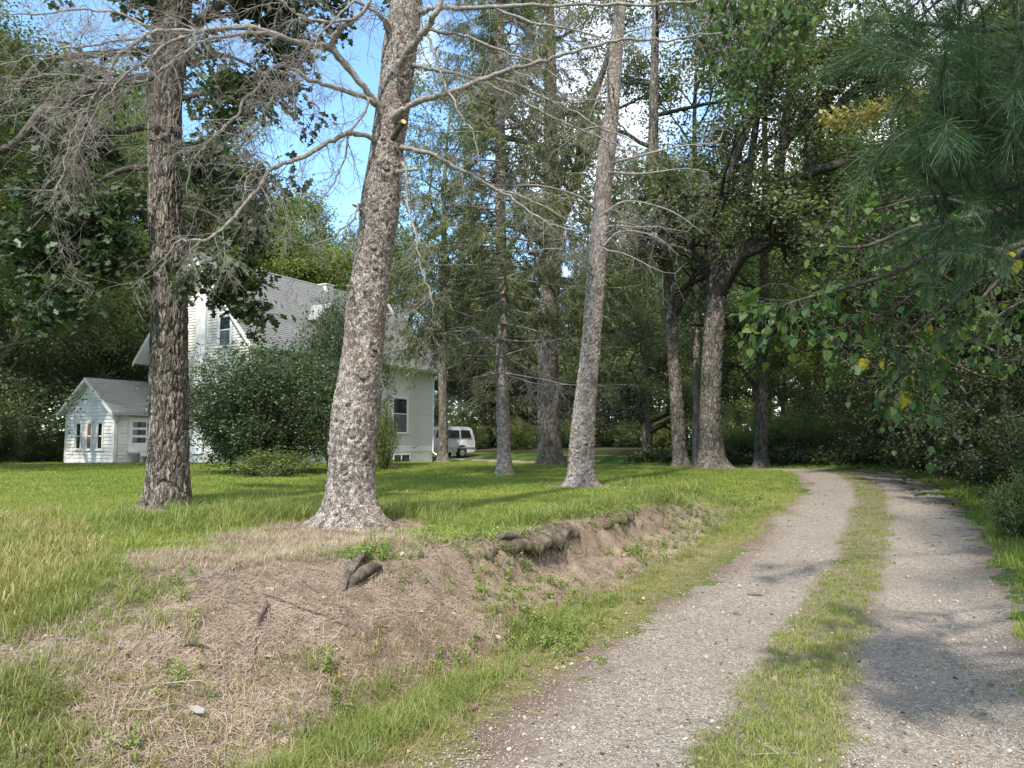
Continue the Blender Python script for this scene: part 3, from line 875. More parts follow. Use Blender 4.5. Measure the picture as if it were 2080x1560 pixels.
for s in (-1, 1):
    for (x0, x1, x0t, x1t) in ((-2.26, -1.42, -2.14, -1.45), (-1.30, -.34, -1.30, -.38), (-.20, .62, -.24, .42), (.72, 1.25, .58, .78)):
        z0, z1 = 1.32, 1.80
        q = [(x0, s * (vy(z0) + .008), z0), (x1, s * (vy(z0) + .008), z0), (x1t, s * (vy(z1) + .008), z1), (x0t, s * (vy(z1) + .008), z1)]
        q2 = [(x, y - s * .03, z) for x, y, z in q]
        f = [(0, 1, 2, 3), (7, 6, 5, 4), (0, 4, 5, 1), (1, 5, 6, 2), (2, 6, 7, 3), (3, 7, 4, 0)]
        MB().poly(q + q2, f if s < 0 else [g[::-1] for g in f]).build('side_window', M_VGLASS, van)
    MB().prism([(-2.5, .62), (2.5, .62), (2.5, .70), (-2.5, .70)], 1, s * .955, s * .985).build('body_moulding', M_ALLOY, van)
    MB().box(-2.56, -2.44, min(s * .70, s * .90), max(s * .70, s * .90), 1.0, 1.5).build('tail_lamp', M_TAIL, van)
    for x in (-1.5, 1.6):
        wv = MB().tube([(x, s * .72, .34), (x, s * .95, .34)], .34, 24).build('wheel', M_RUBBER, van)
        MB().tube([(x, s * .945, .34), (x, s * .962, .34)], .2, 16).build('rim', M_ALLOY, wv)
        arch = MB()
        for k in range(9):
            a = math.pi * k / 8
            b_ = math.pi * (k + 1) / 8
            if k == 8: break
            arch.poly([(x + .44 * math.cos(a), s * .95, .36 + .44 * math.sin(a)), (x + .44 * math.cos(b_), s * .95, .36 + .44 * math.sin(b_)), (x + .52 * math.cos(b_), s * .98, .36 + .50 * math.sin(b_)), (x + .52 * math.cos(a), s * .98, .36 + .50 * math.sin(a))], [(0, 1, 2, 3) if s < 0 else (3, 2, 1, 0)])
        arch.build('wheel_arch', M_VAN, van)
MB().poly([(-2.47, -.78, 1.32), (-2.47, .78, 1.32), (-2.36, .70, 1.80), (-2.36, -.70, 1.80), (-2.50, -.78, 1.32), (-2.50, .78, 1.32), (-2.39, .70, 1.80), (-2.39, -.70, 1.80)],
          [(0, 1, 2, 3), (7, 6, 5, 4), (0, 4, 5, 1), (1, 5, 6, 2), (2, 6, 7, 3), (3, 7, 4, 0)]).build('rear_window', M_VGLASS, van)
MB().box(-2.68, -2.5, -.92, .92, .42, .62).build('rear_bumper', M_ALLOY, van, .02)
MB().poly([(1.60, -.72, 1.27), (1.60, .72, 1.27), (1.0, .62, 1.86), (1.0, -.62, 1.86), (1.62, -.72, 1.29), (1.62, .72, 1.29), (1.02, .62, 1.88), (1.02, -.62, 1.88)],
          [(3, 2, 1, 0), (4, 5, 6, 7), (0, 1, 5, 4), (1, 2, 6, 5), (2, 3, 7, 6), (3, 0, 4, 7)]).build('windscreen', M_VGLASS, van)

# ------------------------------------------------------------------ trunks with real bark relief
def worley(u, v, nu, seed, warp=None):
    """Cellular noise; u wraps after nu cells.  Returns edge distance F2-F1, cell random, offset in u and v."""
    iu, iv = np.floor(u).astype(int), np.floor(v).astype(int)
    f1 = np.full(u.shape, 9.0); f2 = np.full(u.shape, 9.0)
    rid = np.zeros(u.shape); ou = np.zeros(u.shape); ov = np.zeros(u.shape)
    for a in (-1, 0, 1):
        for b in (-1, 0, 1):
            cu, cv = (iu + a) % nu, iv + b
            du = iu + a + .15 + .7 * hsh(cu, cv, seed) - u
            dv = cv + .15 + .7 * hsh(cu, cv, seed + 1) - v
            dd = np.hypot(du, dv)
            near_ = dd < f1
            f2 = np.where(near_, f1, np.minimum(f2, dd))
            rid = np.where(near_, hsh(cu, cv, seed + 2), rid)
            ou = np.where(near_, du, ou); ov = np.where(near_, dv, ov)
            f1 = np.where(near_, dd, f1)
    return f2 - f1, rid, ou, ov

def trunk_mesh(name, line, style, step, base, seed, flare=None, knots=(), fine=None):
    """line: rows (x, y, z, r) from the ground upwards.  flare: list of (angle, reach, height)."""
    line = np.asarray(line, float)
    zz = line[:, 2]
    L_ = np.concatenate([[0], np.cumsum(np.linalg.norm(np.diff(line[:, :3], axis=0), axis=1))])
    n = max(8, int(L_[-1] / step))
    fine = fine or L_[-1]
    s = np.arange(0, min(fine, L_[-1]), step)
    if fine < L_[-1]: s = np.concatenate([s, np.arange(s[-1] + step * 6, L_[-1], step * 6), [L_[-1]]])
    n = len(s)
    dense = spline(line, 60 * len(line))
    ds = np.concatenate([[0], np.cumsum(np.linalg.norm(np.diff(dense[:, :3], axis=0), axis=1))])
    c = np.stack([np.interp(s * ds[-1] / L_[-1], ds, dense[:, k]) for k in range(4)], -1)
    rm = c[:, 3].mean()
    nth = max(16, int(2 * np.pi * rm / step))
    th = np.arange(nth) * 2 * np.pi / nth
    TH, SV = np.meshgrid(th, s)
    R = c[:, 3:4] + 0 * TH
    R = R * (1 + .05 * fbm(np.cos(TH) * 1.3, np.sin(TH) * 1.3, SV * .9, seed=seed, o=3))
    h = c[:, 2:3] - base
    if flare:
        for (a, reach, hh) in flare:
            R = R + reach * np.exp(-np.clip(h, 0, 9) / hh) * np.maximum(0, np.cos(TH - a)) ** 6
    nx, ny = np.cos(TH), np.sin(TH)
    if style == 'spruce':
        nu = max(6, int(2 * np.pi * rm / .036))
        w1 = .5 * vnoise(nx * 6, ny * 6, SV * 14, seed + 5)
        e, rid, ou, ov = worley(TH / (2 * np.pi) * nu + w1, SV / .042 + w1, nu, seed)
        e2, rid2, _, _ = worley(TH / (2 * np.pi) * nu * 2 + w1, SV / .033 + w1, nu * 2, seed + 9)
        disp = .010 * sm(.0, .18, e) * (.45 + .55 * rid) - .004 * ov * rid + .007 * sm(0, .2, e2) * rid2 + .004 * fbm(nx * 26, ny * 26, SV * 26, seed=seed + 8, o=2) - .016
        plate = rid * .7 + .3 * rid2
    elif style == 'oak':
        nu = max(5, int(2 * np.pi * rm / .056))
        w1 = .55 * vnoise(nx * 4, ny * 4, SV * 2.6, seed + 5) + .30 * vnoise(nx * 11, ny * 11, SV * 9, seed + 6)
        e, rid, ou, ov = worley(TH / (2 * np.pi) * nu + w1, SV / .30 + w1 * .5, nu, seed)
        e2, rid2, _, _ = worley(TH / (2 * np.pi) * nu * 2 + w1, SV / .10 + w1, nu * 2, seed + 9)
        disp = .034 * sm(.0, .30, e) * (.7 + .3 * rid) + .009 * sm(0, .2, e2) * (.3 + .7 * rid2) + .005 * fbm(nx * 22, ny * 22, SV * 18, seed=seed + 8, o=2) - .036
        plate = rid * .6 + .4 * rid2
    else:
        disp = .02 * fbm(nx * 5, ny * 5, SV * 2, seed=seed, o=4); plate = .5 + .5 * fbm(nx * 7, ny * 7, SV * 3, seed=seed + 3)
    R = R + disp * np.clip(R / .16, .25, 1)
    X = c[:, 0:1] + R * nx; Y = c[:, 1:2] + R * ny; Z = c[:, 2:3] + 0 * R
    for (kx, ky, kz, kr, kh) in knots:      # collars round old branch scars
        d2 = np.sqrt((X - kx) ** 2 + (Y - ky) ** 2 + (Z - kz) ** 2) / kr
        b = kh * (np.exp(-((d2 - 1.0) / .38) ** 2) - .9 * np.exp(-(d2 / .55) ** 2))
        X = X + b * nx; Y = Y + b * ny
    i = np.arange(n * nth).reshape(n, nth)
    q = np.stack([i[:-1], np.roll(i, -1, 1)[:-1], np.roll(i, -1, 1)[1:], i[1:]], -1).reshape(-1, 4)
    me = mesh(name, np.stack([X, Y, Z], -1).reshape(-1, 3), [q], None, {'plate': np.clip(plate, 0, 1).ravel()}, True)
    return me

def rows_line(rows, d, tops=(), sink=.25):
    """rows of (py, left px, right px) seen at distance d -> trunk line, extended upwards by tops."""
    out = []
    for (py, a, b) in rows:
        c = P((a + b) / 2, py, d)
        out.append((c[0], c[1], c[2], (b - a) / 2 / F_PX * d))
    x, y, z, r = out[0]
    g = gz(x, y) - sink
    out.insert(0, (x, y, min(g, z - .1), r * 1.04))
    for t in tops:
        out.append(t)
    return np.array(out)

def trunk_at(line, z):
    return np.array([np.interp(z, line[:, 2], line[:, k]) for k in range(4)])

# ------------------------------------------------------------------ crowns
class Crown:
    def __init__(s):
        s.t = Tubes(); s.v = []; s.f = {}; s.tint = {}; s.n = 0
    def leaf(s, rng, Q, size, tpl, tilt=.7, droop=.35, ax=None, tint=None):
        if not len(Q): return
        v, f = leaves(rng, Q, size, tpl, tilt, droop, ax)
        s.v.append(v); k = f.shape[1]
        s.f.setdefault(k, []).append(f + s.n)
        s.tint.setdefault(k, []).append(np.full(len(f), .5) if tint is None else np.broadcast_to(tint, (len(f),)))
        s.n += len(v)
    def leaf_mesh(s, name, off=(0, 0, 0)):
        ks = list(s.f)
        return mesh(name, np.concatenate(s.v) - np.asarray(off), [np.concatenate(s.f[k]) for k in ks], {'tint': np.concatenate([np.concatenate(s.tint[k]) for k in ks])})

def along(rng, pts, lo=.3, hi=1.0):
    t = rng.uniform(lo, hi) * (len(pts) - 1)
    i = min(int(t), len(pts) - 2)
    u = t - i
    p = pts[i] * (1 - u) + pts[i + 1] * u
    return p, norm(pts[i + 1] - pts[i]), t / (len(pts) - 1)

def side_dir(rng, d, spread, up=0.0):
    r = rng.normal(0, 1, 3); r -= d * (r @ d); r = norm(r)
    return norm(d * (1 - spread) + r * spread + np.array([0, 0, up]))

def leafy_limb(rng, C, pts, rad, n2=7, n3=5, nl=14, l2=1.6, l3=.8, size=.11, tpl=DIAMOND, spread=.6, up=.05, lo=.25, sig=.13, tilt=.7, droop=.35, twr=1.0, clus=None, sides=6):
    """A limb along pts with side branches, twigs and leaves."""
    C.t.add(pts, rad, sides)
    for a in range(n2):
        p, d, t = along(rng, pts, lo, 1)
        r = np.interp(t, np.linspace(0, 1, len(rad)), rad)
        b, br = grow(rng, p, side_dir(rng, d, spread, up), l2 * rng.uniform(.6, 1.25) * (1.15 - .5 * t), r * .55, r * .16 + .002, 5, .22, up)
        C.t.add(b, br, 4)
        ct = rng.uniform(0, 1) if clus is None else clus
        for c in range(n3):
            q, e, t2 = along(rng, b, .25, 1)
            w, wr = grow(rng, q, side_dir(rng, e, .6, .02), l3 * rng.uniform(.5, 1.2), .009 * twr, .003 * twr, 3, .25, .0)
            C.t.add(w, wr, 3)
            m = rng.poisson(nl)
            if m:
                tt = rng.uniform(.1, 1.1, m) * 3
                i = np.minimum(tt.astype(int), 2); u = (tt - i)[:, None]
                Q = w[i] * (1 - u) + w[i + 1] * u + rng.normal(0, sig, (m, 3)) * np.array([1, 1, .7])
                C.leaf(rng, Q, size * rng.uniform(.65, 1.25, m), tpl, tilt, droop, None, np.clip(.5 * ct + .5 * rng.uniform(0, 1, m), 0, 1))

def broadleaf(rng, H, rad, c0, r0, nlimb=15, n2=8, n3=6, nl=13, size=.15, tpl=DIAMOND, lean=.03, sig=.28, fork=.75):
    C = Crown()
    tr, rr = grow(rng, (0, 0, -.3), (rng.normal(0, lean), rng.normal(0, lean), 1), H * fork + .3, r0, r0 * .35, 13, .035, .02)
    rr[0] *= 1.5; rr[1] *= 1.08
    C.t.add(tr, rr, 10)
    az = rng.uniform(0, 6.28)
    for i in range(nlimb):
        t = c0 / (H * fork) + (1 - c0 / (H * fork)) * (i / (nlimb - 1)) ** .9
        k = t * 13; j = min(int(k), 12)
        p = tr[j] * (1 - (k - j)) + tr[j + 1] * (k - j)
        az += 2.4 + rng.normal(0, .35)
        f = (t - c0 / (H * fork)) / (1 - c0 / (H * fork))
        el = .15 + 1.05 * f + rng.normal(0, .12)
        Lg = rad * (.75 + .4 * math.sin(math.pi * min(1, f * 1.1 + .15))) * rng.uniform(.8, 1.15)
        r_ = np.interp(t, np.linspace(0, 1, 14), rr) * .62
        lp, lr = grow(rng, p, (math.cos(az) * math.cos(el), math.sin(az) * math.cos(el), math.sin(el)), Lg, r_, .025, 8, .16, .04)
        leafy_limb(rng, C, lp, lr, n2, n3, nl, rad * .38, rad * .17, size, tpl, .62, .05, .22, sig)
    return C

def spruce(rng, H, R, c0, r0, dead=0.0, spray=.15, nb=5, dz=.42, nsub=13, nsp=15, den=1.0, trunk=True):
    """c0: height of the lowest live branches; below it the branches are bare."""
    C = Crown()
    tr, rr = grow(rng, (0, 0, -.3), (0, 0, 1), H + .3, r0, .02, 16, .012, .05)
    rr[0] *= 1.35
    if trunk: C.t.add(tr, rr, 10)
    z = max(1.6, c0 - dead); az = 0
    while z < H - .4:
        f = (z / H)
        live = z > c0
        for k in range(nb):
            az += 2 * math.pi / nb + rng.normal(0, .25)
            Lg = R * (1 - f) ** .75 * rng.uniform(.65, 1.15) * (1 if live else rng.uniform(.4, .9))
            if Lg < .25: continue
            cx = np.array([np.interp(z, tr[:, 2], tr[:, 0]), np.interp(z, tr[:, 2], tr[:, 1]), z])
            d = np.array([math.cos(az), math.sin(az), -.22 + .5 * f + rng.normal(0, .08)])
            b, br = grow(rng, cx, d, Lg, .022 + .012 * (1 - f), .006, 6, .07, -.015)
            b[:, 2] += .10 * Lg * np.linspace(0, 1, 7) ** 2.5
            C.t.add(b, br, 4)
            ct = rng.uniform(0, 1)
            for j in range(int(nsub * min(1, Lg / R + .3))):
                p, e, t = along(rng, b, .22, 1)
                s = norm(np.cross(e, [0, 0, 1])) * rng.choice([-1, 1])
                dd = norm(e * .7 + s * .8 + np.array([0, 0, -.55]) + rng.normal(0, .15, 3))
                lg2 = Lg * .30 * (1.1 - .6 * t) * rng.uniform(.6, 1.3) + .12
                w, wr = grow(rng, p, dd, lg2, .006, .002, 3, .16, -.12)
                C.t.add(w, wr, 3)
                if not live:
                    for _ in range(3):
                        p3, e3, _t = along(rng, w, .2, 1)
                        C.t.add(*grow(rng, p3, side_dir(rng, e3, .6, -.2), lg2 * .5, .003, .0012, 3, .25, -.1), 3)
                    continue
                m = rng.poisson(nsp * den * (lg2 / .8 + .35))
                if m:
                    tt = rng.uniform(.0, 1.0, m) * 3
                    i = np.minimum(tt.astype(int), 2); u = (tt - i)[:, None]
                    Q = w[i] * (1 - u) + w[i + 1] * u + rng.normal(0, .025, (m, 3))
                    ax = norm((w[3] - w[0])[None] / lg2 * .8 + rng.normal(0, .55, (m, 3)) + np.array([0, 0, -.25]))
                    C.leaf(rng, Q, spray * rng.uniform(.6, 1.3, m), SPRAY, .8, 0, ax, np.clip(.55 * ct + .45 * rng.uniform(0, 1, m), 0, 1))
        z += dz * rng.uniform(.8, 1.2)
    return C

def bush(rng, H, R, n=60, nl=30, size=.07, tpl=DIAMOND, sig=.10):
    C = Crown()
    for i in range(n):
        az = rng.uniform(0, 6.28); t = rng.uniform(.1, 1)
        d = np.array([math.cos(az) * t * R / H * 1.1, math.sin(az) * t * R / H * 1.1, 1.0])
        b, br = grow(rng, (math.cos(az) * .25 * R * t, math.sin(az) * .25 * R * t, -.05), d, H * rng.uniform(.75, 1.08) * math.sqrt(1 + .5 * (t * R / H) ** 2) * (1 - .25 * t), .02, .005, 6, .13, -.02)
        C.t.add(b, br, 3)
        ct = rng.uniform(0, 1)
        for c in range(7):
            q, e, _ = along(rng, b, .15, 1)
            w, wr = grow(rng, q, side_dir(rng, e, .75, .1), H * .20 * rng.uniform(.5, 1.3), .007, .002, 3, .2, .0)
            C.t.add(w, wr, 3)
            m = rng.poisson(nl)
            if m:
                tt = rng.uniform(0, 1.1, m) * 3
                k = np.minimum(tt.astype(int), 2); u = (tt - k)[:, None]
                C.leaf(rng, w[k] * (1 - u) + w[k + 1] * u + rng.normal(0, sig, (m, 3)), size * rng.uniform(.6, 1.25, m), tpl, .7, .2, None, np.clip(.5 * ct + .5 * rng.uniform(0, 1, m), 0, 1))
    return C

def plant(C, name, label, cat, loc, mbark, mleaf, group=None, wood='branches', crown='crown', off=(0, 0, 0), rz=0.0):
    o = thing(name, label, cat, loc, rz, group)
    b = C.t.build(wood, mbark, o, off)
    if wood in ('branches', 'twigs', 'stems'): b['kind'] = 'stuff'
    if C.n:
        tag(add(crown, C.leaf_mesh(crown, off), mleaf, o), kind='stuff')
    return o

def dup(root, loc, rz, sc=1.0, label=None, group=None, szz=None):
    r = root.copy(); COL.objects.link(r)
    r.location = loc; r.rotation_euler = (0, 0, rz); r.scale = (sc, sc, szz or sc)
    if label: r['label'] = label
    if group: r['group'] = group
    for ch in list(root.children):
        c = ch.copy(); COL.objects.link(c); c.parent = r
    return r

def stand(px, d):
    x = (px - CX) / F_PX * d
    return (x, d, gz(x, d) - .02)

# ---- the near spruce with its bare limbs
D1 = 8.35
rowsA = [(1095, 634, 792), (1070, 646, 780), (1045, 655, 772), (1015, 660, 766), (980, 664, 762), (923, 668, 764), (846, 672, 768), (769, 686, 775), (692, 698, 780), (615, 703, 788), (538, 717, 794),
         (505, 723, 800), (404, 732, 815), (303, 750, 822), (236, 759, 832), (168, 769, 840), (101, 774, 850), (34, 786, 857), (-40, 796, 862)]
_t = P(829, -40, D1)
lineA = rows_line(rowsA, D1, [(_t[0] + .12, _t[1] + .05, _t[2] + 2.2, .155), (_t[0] + .2, _t[1] + .1, _t[2] + 6, .10), (_t[0] + .2, _t[1] + .1, _t[2] + 10, .03)])
baseA = gz(lineA[1, 0], lineA[1, 1])
def on_trunk(px, py, d, line):
    c = trunk_at(line, P(px, py, d)[2])
    r = c[3]
    q = P(px, py, d)
    dx = np.clip(q[0] - c[0], -r * .98, r * .98)
    return P(px, py, d - math.sqrt(max(r * r - dx * dx, 0)))
knots_px = [(763, 541, 15), (717, 585, 13), (719, 617, 15), (761, 706, 14), (738, 761, 22), (694, 808, 17), (715, 883, 16), (676, 913, 12), (744, 913, 12), (784, 340, 16), (762, 422, 18), (759, 501, 15), (779, 290, 10), (700, 960, 12)]
knotsA = []
for (px, py, s) in knots_px:
    q = on_trunk(px, py, D1, lineA)
    knotsA.append((*q, s / F_PX * D1, .018))
spr = thing('spruce_tree', 'big spruce with pale scaly bark, knots and bare grey limbs on top of the bank', 'tree', (lineA[1, 0], lineA[1, 1], baseA))
off = np.array(spr.location)
lo = lineA.copy(); lo[:, :3] -= off
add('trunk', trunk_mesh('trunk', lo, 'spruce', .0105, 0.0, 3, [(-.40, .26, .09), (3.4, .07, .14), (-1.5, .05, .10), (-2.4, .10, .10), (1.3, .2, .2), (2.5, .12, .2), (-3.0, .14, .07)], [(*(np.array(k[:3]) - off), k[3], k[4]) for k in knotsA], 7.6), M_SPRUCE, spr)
for k in knotsA:
    c = trunk_at(lineA, k[2])
    o_ = norm(np.array([k[0] - c[0], k[1] - c[1], .1]))
    p = np.array(k[:3]) - off
    MB().tube([p - o_ * .05, p + o_ * .006, p + o_ * .012], [k[3] * .42, k[3] * .40, k[3] * .25], 9).build('knot', M_KNOT, spr)

rngA = np.random.default_rng(21)
limbsA = [
 [(790, 262, 8.3, .05), (772, 222, 8.15, .046), (745, 186, 8.0, .044), (700, 130, 7.85, .042), (668, 95, 7.75, .042), (620, 90, 7.6, .036), (560, 72, 7.45, .032), (500, 54, 7.35, .029), (440, 60, 7.2, .026), (380, 64, 7.1, .023), (310, 62, 7.0, .020), (286, 81, 6.95, .018), (236, 118, 6.9, .016), (209, 168, 6.85, .014), (175, 222, 6.8, .012), (148, 269, 6.75, .010), (135, 320, 6.75, .008), (118, 387, 6.75, .006), (100, 430, 6.75, .003)],
 [(668, 98, 7.75, .034), (690, 60, 7.7, .028), (722, 38, 7.7, .025), (750, 8, 7.7, .02), (765, -30, 7.7, .016)],
 [(718, 40, 7.7, .02), (673, 44, 7.6, .018), (616, 37, 7.5, .016), (590, 15, 7.4, .014), (558, -10, 7.3, .012)],
 [(500, 56, 7.35, .02), (431, 61, 7.1, .018), (353, 84, 6.9, .015), (293, 125, 6.75, .013), (236, 170, 6.65, .010), (190, 230, 6.6, .008), (150, 330, 6.6, .004)],
 [(540, 66, 7.4, .02), (478, 71, 7.2, .018), (404, 88, 7.0, .015), (357, 118, 6.9, .014), (316, 151, 6.85, .013), (279, 176, 6.8, .011), (209, 165, 6.7, .008), (120, 150, 6.6, .006), (30, 165, 6.5, .003)],
 [(310, 60, 7.0, .014), (240, 28, 6.9, .012), (150, 20, 6.8, .010), (60, 30, 6.7, .008), (-30, 20, 6.6, .004)],
 [(286, 78, 6.95, .012), (180, 92, 6.8, .010), (90, 110, 6.7, .008), (0, 130, 6.6, .004)],
 [(785, 222, 8.25, .036), (765, 210, 8.1, .032), (720, 191, 7.95, .028), (660, 173, 7.8, .025), (620, 157, 7.7, .022), (592, 140, 7.65, .02), (568, 133, 7.6, .02), (545, 146, 7.55, .019), (525, 176, 7.5, .017), (500, 200, 7.45, .016), (480, 236, 7.4, .015), (445, 266, 7.35, .013), (410, 305, 7.3, .011), (388, 335, 7.3, .008), (380, 400, 7.3, .004)],
 [(588, 140, 7.65, .014), (572, 175, 7.7, .012), (550, 205, 7.7, .010), (520, 260, 7.7, .008), (480, 300, 7.7, .004)],
 [(775, 292, 8.3, .034), (750, 281, 8.1, .030), (720, 271, 7.95, .029), (690, 277, 7.85, .028), (650, 300, 7.75, .027), (600, 325, 7.65, .026), (552, 344, 7.55, .024), (525, 380, 7.5, .022), (500, 410, 7.45, .02), (470, 448, 7.4, .018), (430, 480, 7.35, .015), (392, 489, 7.3, .013), (360, 488, 7.3, .011), (337, 530, 7.3, .008), (312, 562, 7.3, .004)],
 [(553, 342, 7.55, .014), (536, 329, 7.5, .012), (512, 345, 7.45, .011), (500, 375, 7.45, .010), (496, 415, 7.45, .004)],
 [(800, 238, 8.1, .04), (822, 222, 7.95, .036), (850, 205, 7.9, .034), (900, 190, 7.8, .03), (960, 170, 7.75, .028), (1020, 145, 7.7, .025), (1080, 130, 7.65, .022), (1130, 116, 7.65, .02), (1180, 100, 7.6, .018), (1250, 84, 7.6, .016), (1310, 80, 7.6, .014), (1360, 81, 7.6, .012), (1420, 70, 7.6, .010), (1500, 62, 7.6, .005)],
 [(830, 132, 8.3, .026), (868, 139, 8.3, .024), (904, 145, 8.3, .023), (971, 159, 8.3, .021), (1005, 163, 8.3, .02), (1050, 169, 8.3, .018), (1101, 199, 8.3, .016), (1151, 219, 8.3, .014), (1202, 249, 8.3, .012), (1232, 266, 8.3, .010), (1290, 285, 8.3, .005)],
 [(975, 160, 8.3, .018), (1022, 186, 8.25, .016), (1072, 210, 8.2, .015), (1129, 242, 8.15, .013), (1200, 273, 8.1, .011), (1260, 300, 8.1, .006)],
 [(812, 300, 8.3, .03), (824, 301, 8.2, .026), (850, 308, 8.2, .025), (910, 330, 8.2, .023), (960, 357, 8.2, .021), (1010, 385, 8.2, .018), (1060, 417, 8.2, .015), (1110, 450, 8.2, .011), (1180, 472, 8.2, .005)],
 [(1010, 386, 8.2, .012), (1060, 400, 8.25, .011), (1120, 428, 8.3, .009), (1170, 455, 8.3, .004)],
 [(806, 142, 8.05, .042), (818, 118, 7.9, .040), (832, 98, 7.8, .040), (852, 74, 7.7, .040), (872, 48, 7.65, .038), (889, 20, 7.6, .036), (898, -10, 7.6, .034), (902, -60, 7.6, .03)],
 [(848, 24, 8.3, .03), (870, 20, 8.2, .028), (900, 15, 8.1, .026), (960, 16, 8.0, .024), (1050, 11, 7.9, .022), (1150, 8, 7.8, .02), (1300, 9, 7.7, .017), (1400, 2, 7.7, .014), (1480, -20, 7.6, .01)],
 [(862, 62, 8.0, .02), (877, 60, 7.9, .019), (937, 71, 7.9, .017), (1005, 98, 7.9, .015), (1055, 114, 7.9, .013), (1092, 132, 7.9, .011), (1150, 170, 7.9, .006)],
 [(1000, 14, 7.95, .016), (1060, 40, 7.9, .014), (1140, 56, 7.8, .012), (1220, 75, 7.7, .010), (1300, 105, 7.7, .005)],
 [(868, 60, 7.7, .016), (876, 95, 7.65, .015), (887, 128, 7.6, .014), (907, 176, 7.55, .013), (934, 229, 7.5, .011), (961, 269, 7.5, .009), (973, 330, 7.5, .004)],
 [(818, 330, 8.25, .018), (824, 345, 8.1, .017), (826, 370, 8.1, .016), (828, 421, 8.05, .014), (840, 464, 8.0, .012), (850, 505, 8.0, .011), (858, 554, 8.0, .010), (876, 594, 8.0, .008), (880, 640, 8.0, .003)],
 [(760, 212, 8.05, .016), (748, 200, 7.95, .015), (742, 229, 7.95, .014), (709, 273, 7.9, .013), (699, 323, 7.9, .011), (682, 364, 7.85, .009), (655, 404, 7.85, .004)],
 [(738, 424, 8.2, .02), (728, 417, 8.05, .016), (715, 448, 8.0, .013), (688, 471, 7.95, .010), (655, 492, 7.9, .007), (610, 500, 7.9, .003)],
 [(790, 60, 8.2, .03), (770, 30, 8.0, .024), (700, -5, 7.8, .02), (600, -30, 7.6, .016)],
 [(720, 0, 7.8, .012), (650, 70, 7.5, .01), (640, 120, 7.4, .006), (632, 190, 7.4, .003)],
]
TA = Tubes()
dense_limbs = []
for L0 in limbsA:
    L0 = np.array(L0)
    pts = np.array([P(a, b, c) for a, b, c, _ in L0])
    dl = spline(np.concatenate([pts, L0[:, 3:4]], 1), max(8, len(L0) * 4))
    dl[:, :3] += rngA.normal(0, .009, (len(dl), 3)); dl[:, 3] *= rngA.uniform(.82, 1.15, len(dl))
    if L0[0, 2] >= 8.05: dl[:4, 3] *= np.array([1.9, 1.6, 1.3, 1.1])
    TA.add(dl[:, :3] - off, np.maximum(dl[:, 3], .002), 7)
    dense_limbs.append(dl)
tag(TA.build('limbs', M_DEAD, spr), kind='stuff')
TW = Tubes()
def bare_twigs(T, rng, p, d, Lg, r, lvl, off, hang):
    b, br = grow(rng, p, d, Lg, r, max(.0011, r * .35), 5 if lvl > 0 else 3, .20 if lvl > 0 else .26, hang)
    T.add(b - off, br, 3)
    if lvl > 0:
        for k in range(rng.poisson(7 if lvl > 1 else 4.5)):
            q, e, t = along(rng, b, .15, 1)
            bare_twigs(T, rng, q, side_dir(rng, e, .55, hang * 1.2), Lg * rng.uniform(.28, .55), max(.0013, r * .5), lvl - 1, off, hang)
for dl in dense_limbs:
    seg = np.linalg.norm(np.diff(dl[:, :3], axis=0), axis=1).sum()
    for k in range(int(seg * (15 if dl[-1, 0] < -2 else 10))):
        p, e, t = along(rngA, dl[:, :3], .16, 1)
        r = np.interp(t, np.linspace(0, 1, len(dl)), dl[:, 3])
        leftish = p[0] < -2.0
        bare_twigs(TW, rngA, p, side_dir(rngA, e, .72, -.12), rngA.uniform(.2, .75) * (1.15 if leftish else .9), min(.0055, r * .45), 2 if rngA.uniform() < (.5 if leftish else .36) else 1, off, -.10 if leftish else -.06)
tag(TW.build('twigs', M_DEAD, spr), kind='stuff')
# cut stub with its fresh orange end, and a broken grey one
a, b = P(798, 282, 8.12), P(820, 247, 7.86)
st = MB().tube([a - off, (a + b) / 2 - off, b - off], [.036, .031, .029], 12).build('cut_stub', M_LIMB, spr)
dv = norm(b - a)
MB().tube([b - off + dv * .001, b - off + dv * .004], [.0285, .028], 14).build('cut_face', M_CUT, st)
a, b = P(806, 349, 8.2), P(850, 343, 8.0)
MB().tube([a - off, (a * .5 + b * .5) - off, b - off], [.026, .022, .016], 9).build('broken_stub', M_DEAD, spr)
for (px, py, ex, ey) in ((731, 422, 716, 416), (722, 585, 706, 580), (788, 640, 797, 637), (789, 620, 800, 640)):
    a, b = P(px, py, 8.2), P(ex, ey, 8.0)
    MB().tube([a - off, b - off], [.02, .013], 8).build('broken_stub', M_DEAD, spr)
# high live crown, above the picture
Ch = spruce(np.random.default_rng(5), 9.5, 3.0, .3, .12, 0, .16, 4, .5, 9, 9, 1, False)
tag(add('crown', Ch.leaf_mesh('crown', (-.15, 0, -(_t[2] + 2.0 - baseA))), M_NEEDLE, spr), kind='stuff')

